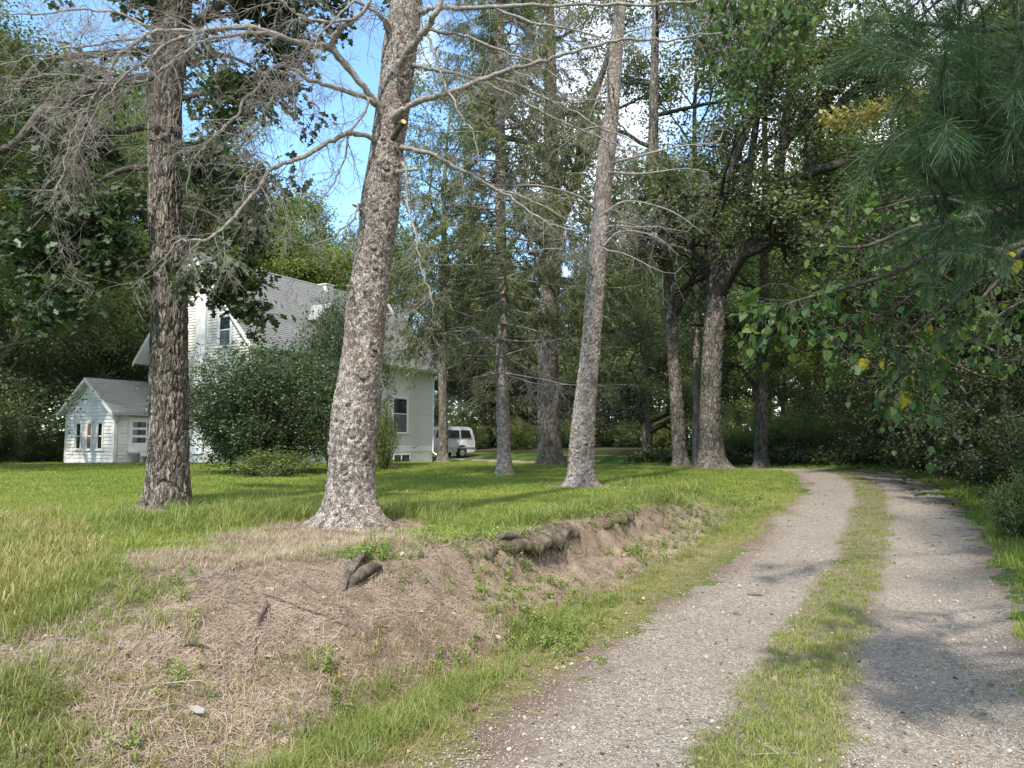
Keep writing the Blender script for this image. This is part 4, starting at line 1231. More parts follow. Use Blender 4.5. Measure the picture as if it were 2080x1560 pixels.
# ---- the oak with deeply furrowed bark
D2 = 10.0
rowsB = [(1046, 296, 388), (1034, 300, 385), (1000, 300, 383), (900, 303, 381), (800, 305, 381), (700, 307, 380), (600, 309, 380), (500, 306, 374), (404, 303, 370), (303, 302, 368), (202, 301, 369), (101, 308, 378), (0, 314, 390), (-60, 316, 396)]
_t2 = P(356, -60, D2)
lineB = rows_line(rowsB, D2, [(_t2[0] + .1, _t2[1], _t2[2] + 2.5, .2), (_t2[0] + .4, _t2[1] + .2, _t2[2] + 6, .1)])
oak = thing('oak_tree', 'oak trunk with deep furrowed dark bark and lobed leaves in front of the annex', 'tree', (lineB[1, 0], lineB[1, 1], gz(lineB[1, 0], lineB[1, 1])))
offB = np.array(oak.location)
lo = lineB.copy(); lo[:, :3] -= offB
kb = [(320, 272, .10, .05), (350, 150, .1, .05), (330, 560, .07, .02)]
kk = []
for (px, py, r_, h_) in kb:
    q = on_trunk(px, py, D2, lineB); kk.append((*(q - offB), r_, h_))
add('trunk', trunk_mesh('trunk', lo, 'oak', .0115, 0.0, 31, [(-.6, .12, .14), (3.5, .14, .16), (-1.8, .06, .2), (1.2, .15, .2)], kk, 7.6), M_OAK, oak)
CB = Crown()
rngB = np.random.default_rng(33)
limbsB = [  # (control points px, py, d, r), leaves per twig
 ([(330, 150, 10, .09), (303, 158, 9.8, .08), (236, 168, 9.6, .075), (175, 186, 9.4, .07), (101, 215, 9.2, .065), (67, 250, 9.0, .06), (34, 290, 8.9, .055), (-20, 315, 8.8, .05)], 3),
 ([(330, 100, 10, .07), (270, 105, 9.9, .06), (188, 111, 9.7, .05), (135, 116, 9.5, .045), (77, 132, 9.4, .04), (34, 182, 9.3, .035), (-20, 225, 9.2, .03)], 4),
 ([(310, 340, 10, .05), (250, 345, 9.7, .04), (180, 380, 9.4, .03), (110, 420, 9.2, .02), (60, 470, 9.0, .01)], 12),
 ([(310, 430, 10, .04), (265, 430, 9.8, .03), (215, 470, 9.6, .022), (160, 520, 9.4, .016), (110, 570, 9.2, .008)], 13),
 ([(308, 520, 10, .03), (260, 540, 9.8, .024), (200, 560, 9.5, .018), (150, 600, 9.3, .012), (70, 640, 9.1, .006)], 12),
 ([(370, 200, 10, .05), (420, 190, 9.9, .035), (470, 210, 9.8, .02), (520, 240, 9.7, .01)], 7),
 ([(370, 300, 10, .04), (430, 300, 9.8, .03), (480, 330, 9.6, .018), (520, 370, 9.5, .008)], 10),
 ([(372, 420, 10, .03), (420, 430, 9.7, .022), (470, 460, 9.5, .012), (510, 480, 9.4, .006)], 6),
 ([(376, 540, 10, .025), (410, 560, 9.6, .018), (450, 580, 9.3, .010), (500, 590, 9.1, .005)], 13),
 ([(340, 20, 10, .08), (280, -20, 9.8, .06), (200, -60, 9.4, .04), (80, -80, 9, .02)], 8),
 ([(390, 0, 10, .07), (440, -50, 9.8, .05), (520, -100, 9.4, .03)], 8),
 ([(385, 60, 10, .05), (450, 30, 10.2, .04), (540, 45, 10.5, .025), (620, 90, 10.8, .012)], 11),
 ([(380, 130, 10, .04), (440, 110, 10.4, .03), (520, 140, 10.8, .02), (600, 210, 11.2, .01)], 10),
 ([(390, -20, 10, .05), (480, -30, 10.4, .04), (590, -10, 10.8, .025), (690, 30, 11.2, .012)], 11),
 ([(330, 250, 10, .05), (240, 270, 10.4, .04), (130, 300, 10.8, .03), (30, 380, 11.2, .02)], 11),
]
for L0, nl in limbsB:
    L0 = np.array(L0)
    pts = np.array([P(a, b, c) for a, b, c, _ in L0])
    dl = spline(np.concatenate([pts, L0[:, 3:4]], 1), 14)
    leafy_limb(rngB, CB, dl[:, :3], dl[:, 3], 10, 6, nl * 1.3, .62, .34, .125, LOBED, .65, -.04, .25, .07, .55, .55, .8)
for k in range(14):                          # upper crown, mostly over the frame
    z = _t2[2] - 1 + k * .42
    c = trunk_at(lineB, z)
    az = k * 2.4
    lp, lr = grow(rngB, c[:3], (math.cos(az), math.sin(az), .35), rngB.uniform(2.6, 4.4), .07, .02, 9, .12, .03)
    leafy_limb(rngB, CB, lp, lr, 10, 7, 16, 1.5, .7, .15, DIAMOND, .62, .03, .2, .16)
tag(CB.t.build('branches', M_LIMB, oak, offB), kind='stuff')
tag(add('crown', CB.leaf_mesh('crown', offB), M_LOBED, oak), kind='stuff')

# ---- second spruce on the bank
D3 = 15.6
rowsC = [(992, 1142, 1218), (982, 1146, 1214), (960, 1152, 1210), (900, 1156, 1208), (800, 1168, 1213), (700, 1180, 1221), (600, 1188, 1228), (500, 1196, 1236), (404, 1205, 1242), (303, 1215, 1252), (202, 1231, 1260), (101, 1236, 1266), (0, 1249, 1273), (-80, 1255, 1277)]
_t3 = P(1266, -80, D3)
lineC = rows_line(rowsC, D3, [(_t3[0], _t3[1], _t3[2] + 3, .08), (_t3[0], _t3[1], _t3[2] + 6, .03)])
sp2 = thing('spruce_tree', 'slim pale spruce with knotty leaning trunk at the edge of the mown lawn', 'tree', (lineC[1, 0], lineC[1, 1], gz(lineC[1, 0], lineC[1, 1])))
offC = np.array(sp2.location)
lo = lineC.copy(); lo[:, :3] -= offC
kk = []
rngC = np.random.default_rng(41)
for k in range(26):
    py = rngC.uniform(560, 960); c = trunk_at(lineC, P(1190, py, D3)[2])
    a = rngC.uniform(-math.pi * .95, -.05)
    kk.append((c[0] + c[3] * math.cos(a) - offC[0], c[1] + c[3] * math.sin(a) - offC[1], c[2] - offC[2], .05, .03))
add('trunk', trunk_mesh('trunk', lo, 'spruce', .021, 0.0, 47, [(-.5, .16, .14), (3.6, .16, .14), (-1.7, .1, .14)], kk, 12), M_SPRUCE, sp2)
for k in kk[:22]:
    c = trunk_at(lo, k[2]); o_ = norm(np.array([k[0] - c[0], k[1] - c[1], .05])); p = np.array(k[:3])
    MB().tube([p - o_ * .04, p + o_ * .006], [.022, .02], 7).build('knot', M_KNOT, sp2)
TC, TCW = Tubes(), Tubes()
limbsC = [[(1212, 425, 15.5, .04), (1168, 396, 15.2, .03), (1094, 377, 14.9, .022), (1034, 378, 14.6, .01)], [(1230, 432, 15.4, .03), (1262, 411, 15.3, .025), (1303, 411, 15.2, .02), (1370, 432, 15.1, .014), (1430, 475, 15, .006)],
          [(1236, 350, 15.4, .03), (1303, 353, 15.2, .022), (1387, 343, 15, .014), (1440, 350, 14.9, .006)], [(1245, 330, 15.4, .03), (1313, 313, 15.2, .025), (1387, 296, 15, .02), (1454, 289, 14.9, .014), (1470, 262, 14.9, .008)],
          [(1200, 540, 15.4, .03), (1175, 515, 15.2, .02), (1120, 505, 15, .012), (1060, 515, 14.8, .005)], [(1205, 560, 15.4, .025), (1180, 535, 15.1, .018), (1140, 490, 15, .008)],
          [(1225, 500, 15.4, .03), (1262, 470, 15.3, .02), (1330, 480, 15.1, .01), (1380, 520, 15, .004)]]
for k in range(20):
    z = rngC.uniform(5.6, 12.5); c = trunk_at(lineC, z); a = rngC.uniform(0, 6.28)
    b, br = grow(rngC, c[:3], (math.cos(a), math.sin(a), rngC.uniform(-.1, .3)), rngC.uniform(.8, 2.6), .022, .004, 9, .2, -.05)
    TC.add(b - offC, br, 5); dense_limbs.append(None)
    for j in range(20):
        p, e, t = along(rngC, b, .15, 1)
        bare_twigs(TCW, rngC, p, side_dir(rngC, e, .7, -.12), rngC.uniform(.25, .8), .005, 1, offC, -.08)
for L0 in limbsC:
    L0 = np.array(L0); pts = np.array([P(a, b, c) for a, b, c, _ in L0])
    dl = spline(np.concatenate([pts, L0[:, 3:4]], 1), 16)
    TC.add(dl[:, :3] - offC, dl[:, 3], 6)
    for j in range(22):
        p, e, t = along(rngC, dl[:, :3], .15, 1)
        bare_twigs(TCW, rngC, p, side_dir(rngC, e, .7, -.12), rngC.uniform(.25, .8), .005, 1, offC, -.08)
tag(TC.build('limbs', M_DEAD, sp2), kind='stuff')
tag(TCW.build('twigs', M_DEAD, sp2), kind='stuff')
Ch = spruce(np.random.default_rng(15), 9, 2.6, .3, .1, 0, .17, 4, .5, 9, 9, 1, False)
tag(add('crown', Ch.leaf_mesh('crown', (lineC[1, 0] - _t3[0], 0, -(_t3[2] - 2 - offC[2]))), M_NEEDLE, sp2), kind='stuff')

# ---- thin spruce with live drooping branches
D4 = 20.9
rowsD = [(968, 1003, 1046), (958, 1008, 1042), (900, 1009, 1038), (800, 1007, 1034), (700, 1007, 1032), (600, 1007, 1030), (500, 1006, 1029), (300, 1005, 1027), (100, 1005, 1024), (-100, 1008, 1022)]
_t4 = P(1015, -100, D4)
lineD = rows_line(rowsD, D4, [(_t4[0], _t4[1], _t4[2] + 3.5, .03)])
sp3 = thing('spruce_tree', 'thin spruce with drooping green branches between the white van and the big oak', 'tree', (lineD[1, 0], lineD[1, 1], gz(lineD[1, 0], lineD[1, 1])))
offD = np.array(sp3.location); lo = lineD.copy(); lo[:, :3] -= offD
add('trunk', trunk_mesh('trunk', lo, 'spruce', .030, 0.0, 57, [(-.5, .1, .14), (3.6, .1, .14), (-1.7, .08, .14)]), M_SPRUCE, sp3)
C4 = spruce(np.random.default_rng(61), 19, 4.9, 3.9, .2, 1.0, .12, 5, .40, 19, 27, 1.3, False)
r4 = np.random.default_rng(63)
for k in range(22):                          # long drooping boughs on the side of the house
    az = math.pi + r4.normal(.1, .45); z = r4.uniform(3.6, 9.5); Lg = r4.uniform(2.6, 4.4)
    b, br = grow(r4, (0, 0, z), (math.cos(az), math.sin(az), -.05), Lg, .03, .006, 8, .08, -.03)
    C4.t.add(b, br, 4)
    ct = r4.uniform(0, 1)
    for j in range(26):
        p, e, t = along(r4, b, .25, 1)
        w, wr = grow(r4, p, norm(e * .6 + r4.normal(0, .6, 3) + np.array([0, 0, -.45])), r4.uniform(.35, .9), .005, .002, 3, .16, -.12)
        C4.t.add(w, wr, 3)
        m = r4.poisson(34)
        u = r4.uniform(0, 3, m); i = np.minimum(u.astype(int), 2); u = (u - i)[:, None]
        C4.leaf(r4, w[i] * (1 - u) + w[i + 1] * u + r4.normal(0, .03, (m, 3)), .12 * r4.uniform(.6, 1.3, m), SPRAY, .8, 0, norm((w[3] - w[0])[None] * .8 + r4.normal(0, .5, (m, 3)) + np.array([0, 0, -.2])), np.clip(.55 * ct + .45 * r4.uniform(0, 1, m), 0, 1))
tag(C4.t.build('branches', M_DEAD, sp3), kind='stuff')
tag(add('crown', C4.leaf_mesh('crown'), M_NEEDLE, sp3), kind='stuff')

# ---- big trees beyond the lawn
def big_tree(name, label, rows, d, limbs, seed, tops, rad=5, nlimb=12, z0=6.0, mleaf=None, size=.13, nl=12, step=.036, bark=None, n2=8, n3=6, azr=None, style='oak', lift=.3):
    rng = np.random.default_rng(seed)
    rows0 = rows
    t = P((rows[-1][1] + rows[-1][2]) / 2, rows[-1][0], d)
    line = rows_line(rows, d, [(t[0] + a, t[1] + b, t[2] + c, r) for a, b, c, r in tops])
    o = thing(name, label, 'tree', (line[1, 0], line[1, 1], gz(line[1, 0], line[1, 1])))
    of = np.array(o.location); lo_ = line.copy(); lo_[:, :3] -= of
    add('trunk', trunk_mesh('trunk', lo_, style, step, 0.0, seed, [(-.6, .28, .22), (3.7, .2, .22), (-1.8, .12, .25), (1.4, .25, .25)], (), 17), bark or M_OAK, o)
    C = Crown()
    for L0 in limbs:
        L0 = np.array(L0, float); pts = np.array([P(a, b, c) for a, b, c, _ in L0])
        dl = spline(np.concatenate([pts, L0[:, 3:4] * .95], 1), max(10, 4 * len(L0)))
        leafy_limb(rng, C, dl[:, :3], dl[:, 3], n2 + 5, n3, nl, rad * .30, rad * .15, size, DIAMOND, .62, .05, .25, .22, sides=8)
    zt = line[-1, 2]
    for k in range(nlimb):
        z = z0 + (zt - z0) * (k / max(1, nlimb - 1)) ** .9
        c = trunk_at(line, z); az = k * 2.4 + rng.normal(0, .3)
        if azr: az = rng.uniform(*azr)
        f = k / max(1, nlimb - 1)
        lp, lr = grow(rng, c[:3], (math.cos(az), math.sin(az), lift + .7 * f), rad * rng.uniform(.65, 1.1), max(.03, c[3] * .45), .02, 9, .15, .03)
        leafy_limb(rng, C, lp, lr, n2, n3, nl, rad * .36, rad * .16, size, DIAMOND, .62, .05, .2, .24)
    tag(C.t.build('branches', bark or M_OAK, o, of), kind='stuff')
    if C.n: tag(add('crown', C.leaf_mesh('crown', of), mleaf or M_OLIVE, o), kind='stuff')
    return o

big_tree('oak_tree', 'stout oak with forked dark crown behind the thin spruce', [(949, 1086, 1158), (940, 1091, 1147), (900, 1092, 1141), (800, 1091, 1135), (700, 1092, 1134), (600, 1096, 1138), (520, 1100, 1143), (440, 1104, 1146), (380, 1104, 1140), (250, 1104, 1132), (120, 1106, 1130), (0, 1108, 1126)], 29.0,
         [[(1135, 450, 29, .3), (1160, 390, 28.7, .26), (1178, 330, 28.4, .22), (1190, 240, 28.2, .18), (1230, 130, 28, .12), (1260, 20, 28, .06)], [(1110, 330, 29, .2), (1070, 270, 28.5, .14), (1020, 220, 28, .1), (960, 190, 27.5, .05)]], 71,
         [(0, 0, 3, .12), (.3, 0, 6, .04)], 6.0, 16, 8, None, .165, 30, .036)
big_tree('ash_tree', 'slender curved trunk just beside the broad twisted oak at the driveway', [(952, 1360, 1404), (944, 1365, 1399), (900, 1365, 1393), (800, 1360, 1387), (700, 1354, 1379), (600, 1349, 1373), (500, 1338, 1362), (420, 1320, 1348), (370, 1308, 1335), (300, 1315, 1338), (150, 1320, 1338), (0, 1325, 1340)], 27.0,
         [[(1355, 560, 27, .12), (1330, 520, 26.6, .1), (1280, 490, 26.2, .05)], [(1372, 640, 27, .12), (1410, 560, 26.5, .1), (1440, 470, 26.2, .07), (1450, 350, 26, .04)]], 73, [(0, 0, 3, .1), (.2, 0, 6, .04)], 4.6, 15, 7.0, None, .155, 26)
big_tree('oak_tree', 'broad oak with massive dark twisting limbs leaning over the driveway', [(958, 1404, 1496), (948, 1412, 1482), (920, 1419, 1471), (850, 1421, 1465), (760, 1424, 1466), (700, 1427, 1469), (640, 1432, 1472), (600, 1436, 1476), (560, 1437, 1470), (510, 1437, 1464), (460, 1440, 1462)], 25.0,
         [[(1455, 600, 25, .36), (1475, 560, 24.6, .33), (1505, 515, 24.2, .3), (1545, 485, 23.9, .27), (1575, 440, 23.7, .24), (1580, 388, 23.6, .22), (1622, 362, 23.4, .19), (1660, 345, 23.3, .17), (1710, 333, 23.2, .15), (1790, 308, 23, .12), (1870, 278, 22.8, .07)],
          [(1500, 520, 24.2, .22), (1540, 505, 23.8, .19), (1580, 480, 23.5, .17), (1660, 468, 23.2, .14), (1720, 464, 23, .1), (1790, 470, 22.8, .05)],
          [(1580, 395, 23.6, .2), (1590, 300, 23.4, .18), (1640, 235, 23.2, .15), (1690, 190, 23, .12), (1730, 150, 22.9, .08), (1800, 110, 22.8, .04)],
          [(1590, 290, 23.4, .16), (1615, 150, 23.2, .13), (1680, 100, 23, .10), (1760, 72, 22.8, .05)],
          [(1510, 440, 24.4, .15), (1540, 225, 24.2, .12), (1562, 150, 24, .1), (1605, 90, 23.8, .05)],
          [(1690, 230, 23.0, .13), (1742, 172, 22.9, .1), (1790, 150, 22.8, .05)],
          [(1440, 560, 25, .18), (1400, 500, 24.6, .12), (1350, 430, 24.2, .07), (1290, 400, 24, .03)]], 79, [(.5, -.2, 1.8, .15), (1.5, -.5, 4.4, .11), (2.3, -.6, 7.5, .04)], 6.2, 16, 7.6, None, .165, 27, .032, None, 10, 7)
big_tree('maple_tree', 'dark straight tree with low fork where the driveway bends away', [(948, 1522, 1566), (940, 1530, 1559), (850, 1533, 1558), (760, 1535, 1560), (690, 1538, 1562), (600, 1542, 1562), (480, 1545, 1560), (300, 1548, 1560)], 29.6,
         [[(1545, 710, 29.6, .14), (1520, 670, 29.2, .12), (1470, 665, 28.8, .09), (1400, 660, 28.4, .04)], [(1550, 690, 29.6, .1), (1600, 660, 29.2, .08), (1690, 650, 28.8, .04)], [(1545, 800, 29.6, .1), (1500, 745, 29.2, .07), (1440, 735, 29, .03)]], 83,
         [(0, 0, 4, .1), (.3, 0, 7, .04)], 4.6, 12, 6.0, M_BROAD, .15, 22)
big_tree('oak_tree', 'grey trunk standing between the farmhouse corner and the van', [(940, 883, 918), (930, 889, 911), (850, 891, 910), (760, 890, 908), (650, 892, 908), (500, 896, 908)], 40.0, [], 89, [(0, 0, 4, .1), (.3, 0, 8, .04)], 5.8, 15, 5.4, M_OLIVE, .16, 26, .05)
big_tree('apple_tree', 'small gnarled tree with low forked limbs across the far lawn', [(942, 1300, 1328), (934, 1303, 1325), (880, 1304, 1324), (840, 1300, 1322), (800, 1302, 1318), (740, 1306, 1316)], 40.0,
         [[(1312, 880, 40, .2), (1350, 860, 39.5, .16), (1385, 835, 39, .1), (1410, 800, 38.6, .05)], [(1308, 860, 40, .2), (1290, 830, 39.6, .15), (1280, 790, 39.4, .08)]], 97, [(0, 0, 1.6, .08), (.2, 0, 2.8, .03)], 4.4, 14, 2.6, M_OLIVE, .14, 28, .05)
big_tree('ash_tree', 'dark trunk close behind the broad twisted oak', [(950, 1400, 1432), (940, 1405, 1425), (850, 1407, 1423), (700, 1408, 1422), (500, 1410, 1420)], 30.5, [], 101, [(0, 0, 5, .1), (.2, 0, 9, .04)], 4.6, 13, 6, M_BROAD, .14, 26, .05, M_OAKFAR)

# ---- the tall dark lilac in front of the house
lil = bush(np.random.default_rng(111), 3.95, 2.6, 300, 32, .095, DIAMOND, .10)
lilac = plant(lil, 'lilac_bush', 'tall dense dark green shrub in front of the farmhouse wall', 'shrub', stand(536, 20.9), M_LIMB, M_LILAC, wood='stems', crown='foliage')
lilac.scale = (1.0, .8, 1.0)
lb = bush(np.random.default_rng(113), 1.0, .8, 44, 26, .06, DIAMOND, .07)
l2 = plant(lb, 'low_shrub', 'low yellowish shrub at the foot of the dark lilac', 'shrub', stand(560, 19.0), M_LIMB, M_LIGHT, wood='stems', crown='foliage')
l2.scale = (1.5, .7, .8)
l3 = dup(l2, stand(783, 24.5), 1.2, .62, 'leafy sapling sprouting beside the house window behind the spruce', szz=2.3)
l5 = dup(lilac, stand(694, 25.5), 2.0, .62, 'taller leafy shrub rising against the roof between the lilac and the big spruce', szz=1.62)
l4 = dup(l2, stand(118, 38.5), 2.2, 1.6, 'bright yellow green bush beside the annex at the wood edge', szz=1.5)

# ---- trees of the wood all round
rg = np.random.default_rng
protos = {
 'A': plant(broadleaf(rg(201), 17, 5.2, 4.0, .26, 18, 10, 7, 32, .17), 'woodland_tree', 'tall leafy tree in the wood beyond the house and lawn', 'tree', stand(300, 52), M_OAKFAR, M_BROAD, 'leafy trees of the wood', 'trunk'),
 'B': plant(broadleaf(rg(202), 14, 4.6, 2.2, .22, 18, 10, 7, 32, .16), 'woodland_tree', 'round olive green tree in the wood beyond the house and lawn', 'tree', stand(470, 50), M_OAKFAR, M_OLIVE, 'olive trees of the wood', 'trunk'),
 'C': plant(broadleaf(rg(203), 11, 3.8, 1.0, .16, 16, 10, 7, 30, .14), 'woodland_tree', 'light green young tree at the edge of the wood', 'tree', stand(1480, 57), M_OAKFAR, M_LIGHT, 'light green trees at the wood edge', 'trunk'),
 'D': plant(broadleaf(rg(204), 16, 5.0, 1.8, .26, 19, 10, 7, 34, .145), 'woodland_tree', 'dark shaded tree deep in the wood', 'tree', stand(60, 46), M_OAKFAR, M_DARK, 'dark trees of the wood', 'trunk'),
 'S': plant(spruce(rg(205), 17, 3.6, 1.2, .2, 0, .15, 5, .42, 14, 26), 'spruce_tree', 'full green spruce in the wood beyond the lawn', 'tree', stand(1000, 66), M_OAKFAR, M_NEEDLE, 'green spruces of the wood', 'trunk'),
 'T': plant(spruce(rg(206), 15, 3.4, 5.0, .18, 4.2, .14, 5, .42, 13, 26), 'spruce_tree', 'spruce with bare brown lower branches in the wood', 'tree', stand(1190, 64), M_LIMB, M_NEEDLE, 'spruces with bare lower branches', 'trunk'),
 'U': plant(bush(rg(207), 2.6, 2.0, 50, 26, .10), 'woodland_bush', 'green bush at the foot of the wood', 'shrub', stand(1280, 58), M_LIMB, M_BROAD, 'green bushes at the wood edge', 'stems', 'foliage'),
 'V': plant(bush(rg(208), 2.0, 1.7, 46, 26, .09), 'woodland_bush', 'bright leafy bush at the wood edge', 'shrub', stand(1600, 38), M_LIMB, M_LIGHT, 'bright bushes at the wood edge', 'stems', 'foliage'),
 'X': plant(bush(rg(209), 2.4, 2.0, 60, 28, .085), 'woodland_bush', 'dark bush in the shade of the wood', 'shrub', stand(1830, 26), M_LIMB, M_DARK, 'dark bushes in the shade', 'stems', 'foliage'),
}
spots = [
 # kind, px, d, scale
 ('D', -170, 22, .80), ('D', -60, 27, 1.2), ('D', -10, 34, .85), ('B', 70, 40, .95), ('A', 150, 44, 1.05), ('D', 215, 50, 1.0), ('B', 300, 43, .8), ('A', 380, 58, 1.0), ('A', -120, 42, 1.15),
 ('B', 560, 62, 1.05), ('A', 640, 66, .95), ('B', 720, 58, 1.0), ('A', 800, 62, 1.2), ('B', 880, 66, 1.15), ('S', 1035, 62, .95), ('A', 1010, 70, 1.3), ('S', 1065, 54, 1.0), ('T', 1120, 60, 1.15), ('B', 1165, 66, 1.25),
 ('S', 1230, 62, 1.05), ('A', 1290, 60, 1.2), ('B', 1350, 56, 1.15), ('D', 1420, 58, 1.2), ('A', 1480, 52, 1.1), ('B', 1530, 60, 1.2), ('C', 1590, 46, 1.0), ('A', 1640, 54, 1.2), ('C', 1680, 40, .9), ('D', 1720, 48, 1.2), ('B', 1790, 44, 1.2),
 ('D', 1850, 34, 1.0), ('T', 1760, 31, .75), ('T', 1830, 26, .8), ('D', 1930, 27, .95), ('T', 1960, 20, .8), ('D', 2030, 20, .8), ('D', 2120, 24, 1.0), ('D', 2230, 17, .8), ('S', 2110, 15.5, .7),
 ('D', -260, 32, 1.1), ('A', -330, 45, 1.2), ('B', -40, 60, 1.2), ('A', 1230, 80, 1.4), ('A', 1390, 78, 1.4), ('D', 1560, 74, 1.4), ('A', 980, 88, 1.5), ('D', 1700, 66, 1.4), ('D', 1900, 50, 1.3), ('D', 2050, 42, 1.2), ('A', 450, 80, 1.2), ('A', 250, 76, 1.3), ('A', 60, 74, 1.3),
 ('A', 60, 37, 1.45), ('B', 150, 50, 1.9), ('A', 250, 50, 1.75), ('B', 350, 56, 1.75), ('A', 430, 62, 1.5), ('C', 520, 52, 1.75), ('C', 660, 54, 1.6), ('C', 590, 56, 1.95), ('A', 20, 50, 1.5), ('A', -80, 48, 1.5),
 ('T', 1262, 40, 1.25), ('T', 1075, 44, 1.3), ('S', 1062, 47, 1.0), ('T', 1200, 40, 1.3), ('B', 1320, 42, 1.2), ('A', 1500, 44, 1.4), ('A', 1700, 46, 1.35),
 ('U', 1000, 56, .9), ('U', 1060, 52, .8), ('U', 1150, 54, .9), ('U', 1235, 50, .9), ('U', 1330, 52, 1.0), ('U', 1370, 49, .9), ('V', 1440, 46, 1.0), ('V', 1500, 40, .85), ('V', 1545, 37, .8), ('V', 1590, 33, 1.15), ('V', 1650, 34, 1.25), ('V', 1505, 33, .8), ('V', 1640, 40, 1.0), ('U', 1690, 38, .9),
 ('X', 1740, 33, .8), ('X', 1790, 30, .8), ('X', 1890, 22, .8), ('X', 1950, 19, .7), ('X', 2020, 16.5, .75), ('X', 2090, 14, .7), ('X', 2180, 12.5, .8), ('U', 20, 42, 1.0), ('X', 60, 36, .9), ('X', -20, 32, 1.0), ('X', 175, 46, .9), ('U', 960, 60, .8), ('U', 905, 58, .9),
 ('C', 1405, 60, .9), ('C', 1340, 61, .9), ('C', 1240, 62, .95), ('V', 1330, 57, 1.3), ('V', 1160, 58, 1.3), ('V', 1055, 57, 1.2), ('B', 925, 61, .8), ('C', 885, 66, 1.0), ('U', 940, 62, 1.3), ('C', 1180, 72, 1.0), ('C', 1110, 74, .9), ('C', 1050, 66, .8),
]
where = [(-999, 'beyond the lawn, outside the view'), (0, 'left of the annex'), (130, 'behind the annex'), (300, 'behind the farmhouse gable'), (480, 'behind the farmhouse roof'), (760, 'behind the house corner'),
         (900, 'behind the white van'), (990, 'behind the thin spruce'), (1085, 'behind the forked oak'), (1160, 'behind the slim pale spruce'), (1260, 'behind the small gnarled tree'), (1345, 'behind the curved ash'),
         (1405, 'behind the broad twisted oak'), (1500, 'behind the low forked maple'), (1575, 'where the driveway bends away'), (1700, 'beyond the driveway bend'), (1800, 'in the shade beside the driveway'), (1925, 'in the deep shade by the roadside weeds'), (2070, 'at the picture edge beside the driveway')]
say = {'A': 'tall leafy tree', 'B': 'round olive tree', 'C': 'light green young tree', 'D': 'dark shaded tree', 'S': 'full green spruce', 'T': 'bare legged spruce', 'U': 'green bush', 'V': 'bright leafy bush', 'X': 'dark low bush'}
allof = [(k, px, d, None) for k, px, d in (('A', 300, 52), ('B', 470, 50), ('C', 1480, 57), ('D', 60, 46), ('S', 1000, 66), ('T', 1190, 64), ('U', 1280, 58), ('V', 1600, 38), ('X', 1830, 26))]
roots = [protos[k] for k, *_ in allof]
spots = [(k, px, 58 + (d - 38) * .7 if 900 < px < 1575 and 38 < d < 57 and k != 'V' else d, s) for k, px, d, s in spots]
for i, (k, px, d, s) in enumerate(spots):
    allof.append((k, px, d, s))
    roots.append(dup(protos[k], stand(px, d), (i * 2.399) % 6.28, s * (1 + .06 * math.sin(i * 7.1)), szz=s * (1 + .1 * math.sin(i * 3.7))))
byplace = {}
for o, (k, px, d, s) in zip(roots, allof):
    w = [t for p, t in where if px >= p][-1]
    byplace.setdefault((k, w), []).append((d, px, o))
for (k, w), l in byplace.items():
    l.sort(key=lambda q: q[0])
    for n, (d, px, o) in enumerate(l):
        ex = '' if len(l) == 1 else (', the nearest' if n == 0 else (', the farthest back' if n == len(l) - 1 else ', the ' + ('second', 'third', 'fourth', 'fifth', 'sixth')[n - 1]))
        o['label'] = f'{say[k]} {w}{ex}'
for o in protos.values():
    o.rotation_euler = (0, 0, 1.0)

# ---- a far wood that closes the view behind everything
rw = rg(301)
CW = Crown()
for a in np.linspace(-1.25, 1.25, 150):
    d = rw.uniform(95, 130); x, y = math.sin(a) * d, math.cos(a) * d
    if y < 20: continue
    h = rw.uniform(9, 17)
    m = 330
    Q = np.stack([x + rw.normal(0, 3.2, m), y + rw.normal(0, 3.2, m), rw.uniform(0, 1, m) ** 1.1 * h], -1)
    CW.leaf(rw, Q, rw.uniform(.7, 1.5, m), DIAMOND, .9, .2, None, np.clip(rw.uniform(0, .6) + rw.uniform(0, .4, m), 0, 1))
tag(add('far_woods', CW.leaf_mesh('far_woods'), M_BROAD), 'far wood closing the view behind the lawn trees', kind='stuff')

# ------------------------------------------------------------------ boughs that hang in over the driveway
def leaf_parts(root, name, Q, size, tpl, m, rng, tilt, droop, ax=None, variants=5):
    """Leaves as single objects sharing a few meshes."""
    ms = []
    for k in range(variants):
        t = (tpl if k % 2 == 0 else OVATE).copy(); t[:, 2] *= rng.uniform(.8, 3.0); t[:, 2] += rng.uniform(.0, .9) * t[:, 1] ** 2; t[:, 1] *= rng.uniform(.85, 1.12); t[:, 2] += .06 * t[:, 1] * rng.normal(0, 2)
        me = mesh(name, t, [np.arange(len(t))[None]], None); me.materials.append(m); ms.append(me)
    a, s, z = frames(rng, len(Q), tilt, droop)
    if ax is not None:
        a = norm(ax); s = norm(np.cross(z, a)); z = np.cross(a, s)
    loc = np.array(root.location)
    for i in range(len(Q)):
        o = bpy.data.objects.new(name, ms[rng.integers(variants)])
        COL.objects.link(o)
        o.parent = root
        M_ = np.eye(4); M_[:3, 0] = a[i] * size[i]; M_[:3, 1] = s[i] * size[i]; M_[:3, 2] = z[i] * size[i]; M_[:3, 3] = Q[i] - loc
        o.matrix_local = Matrix(M_.tolist())

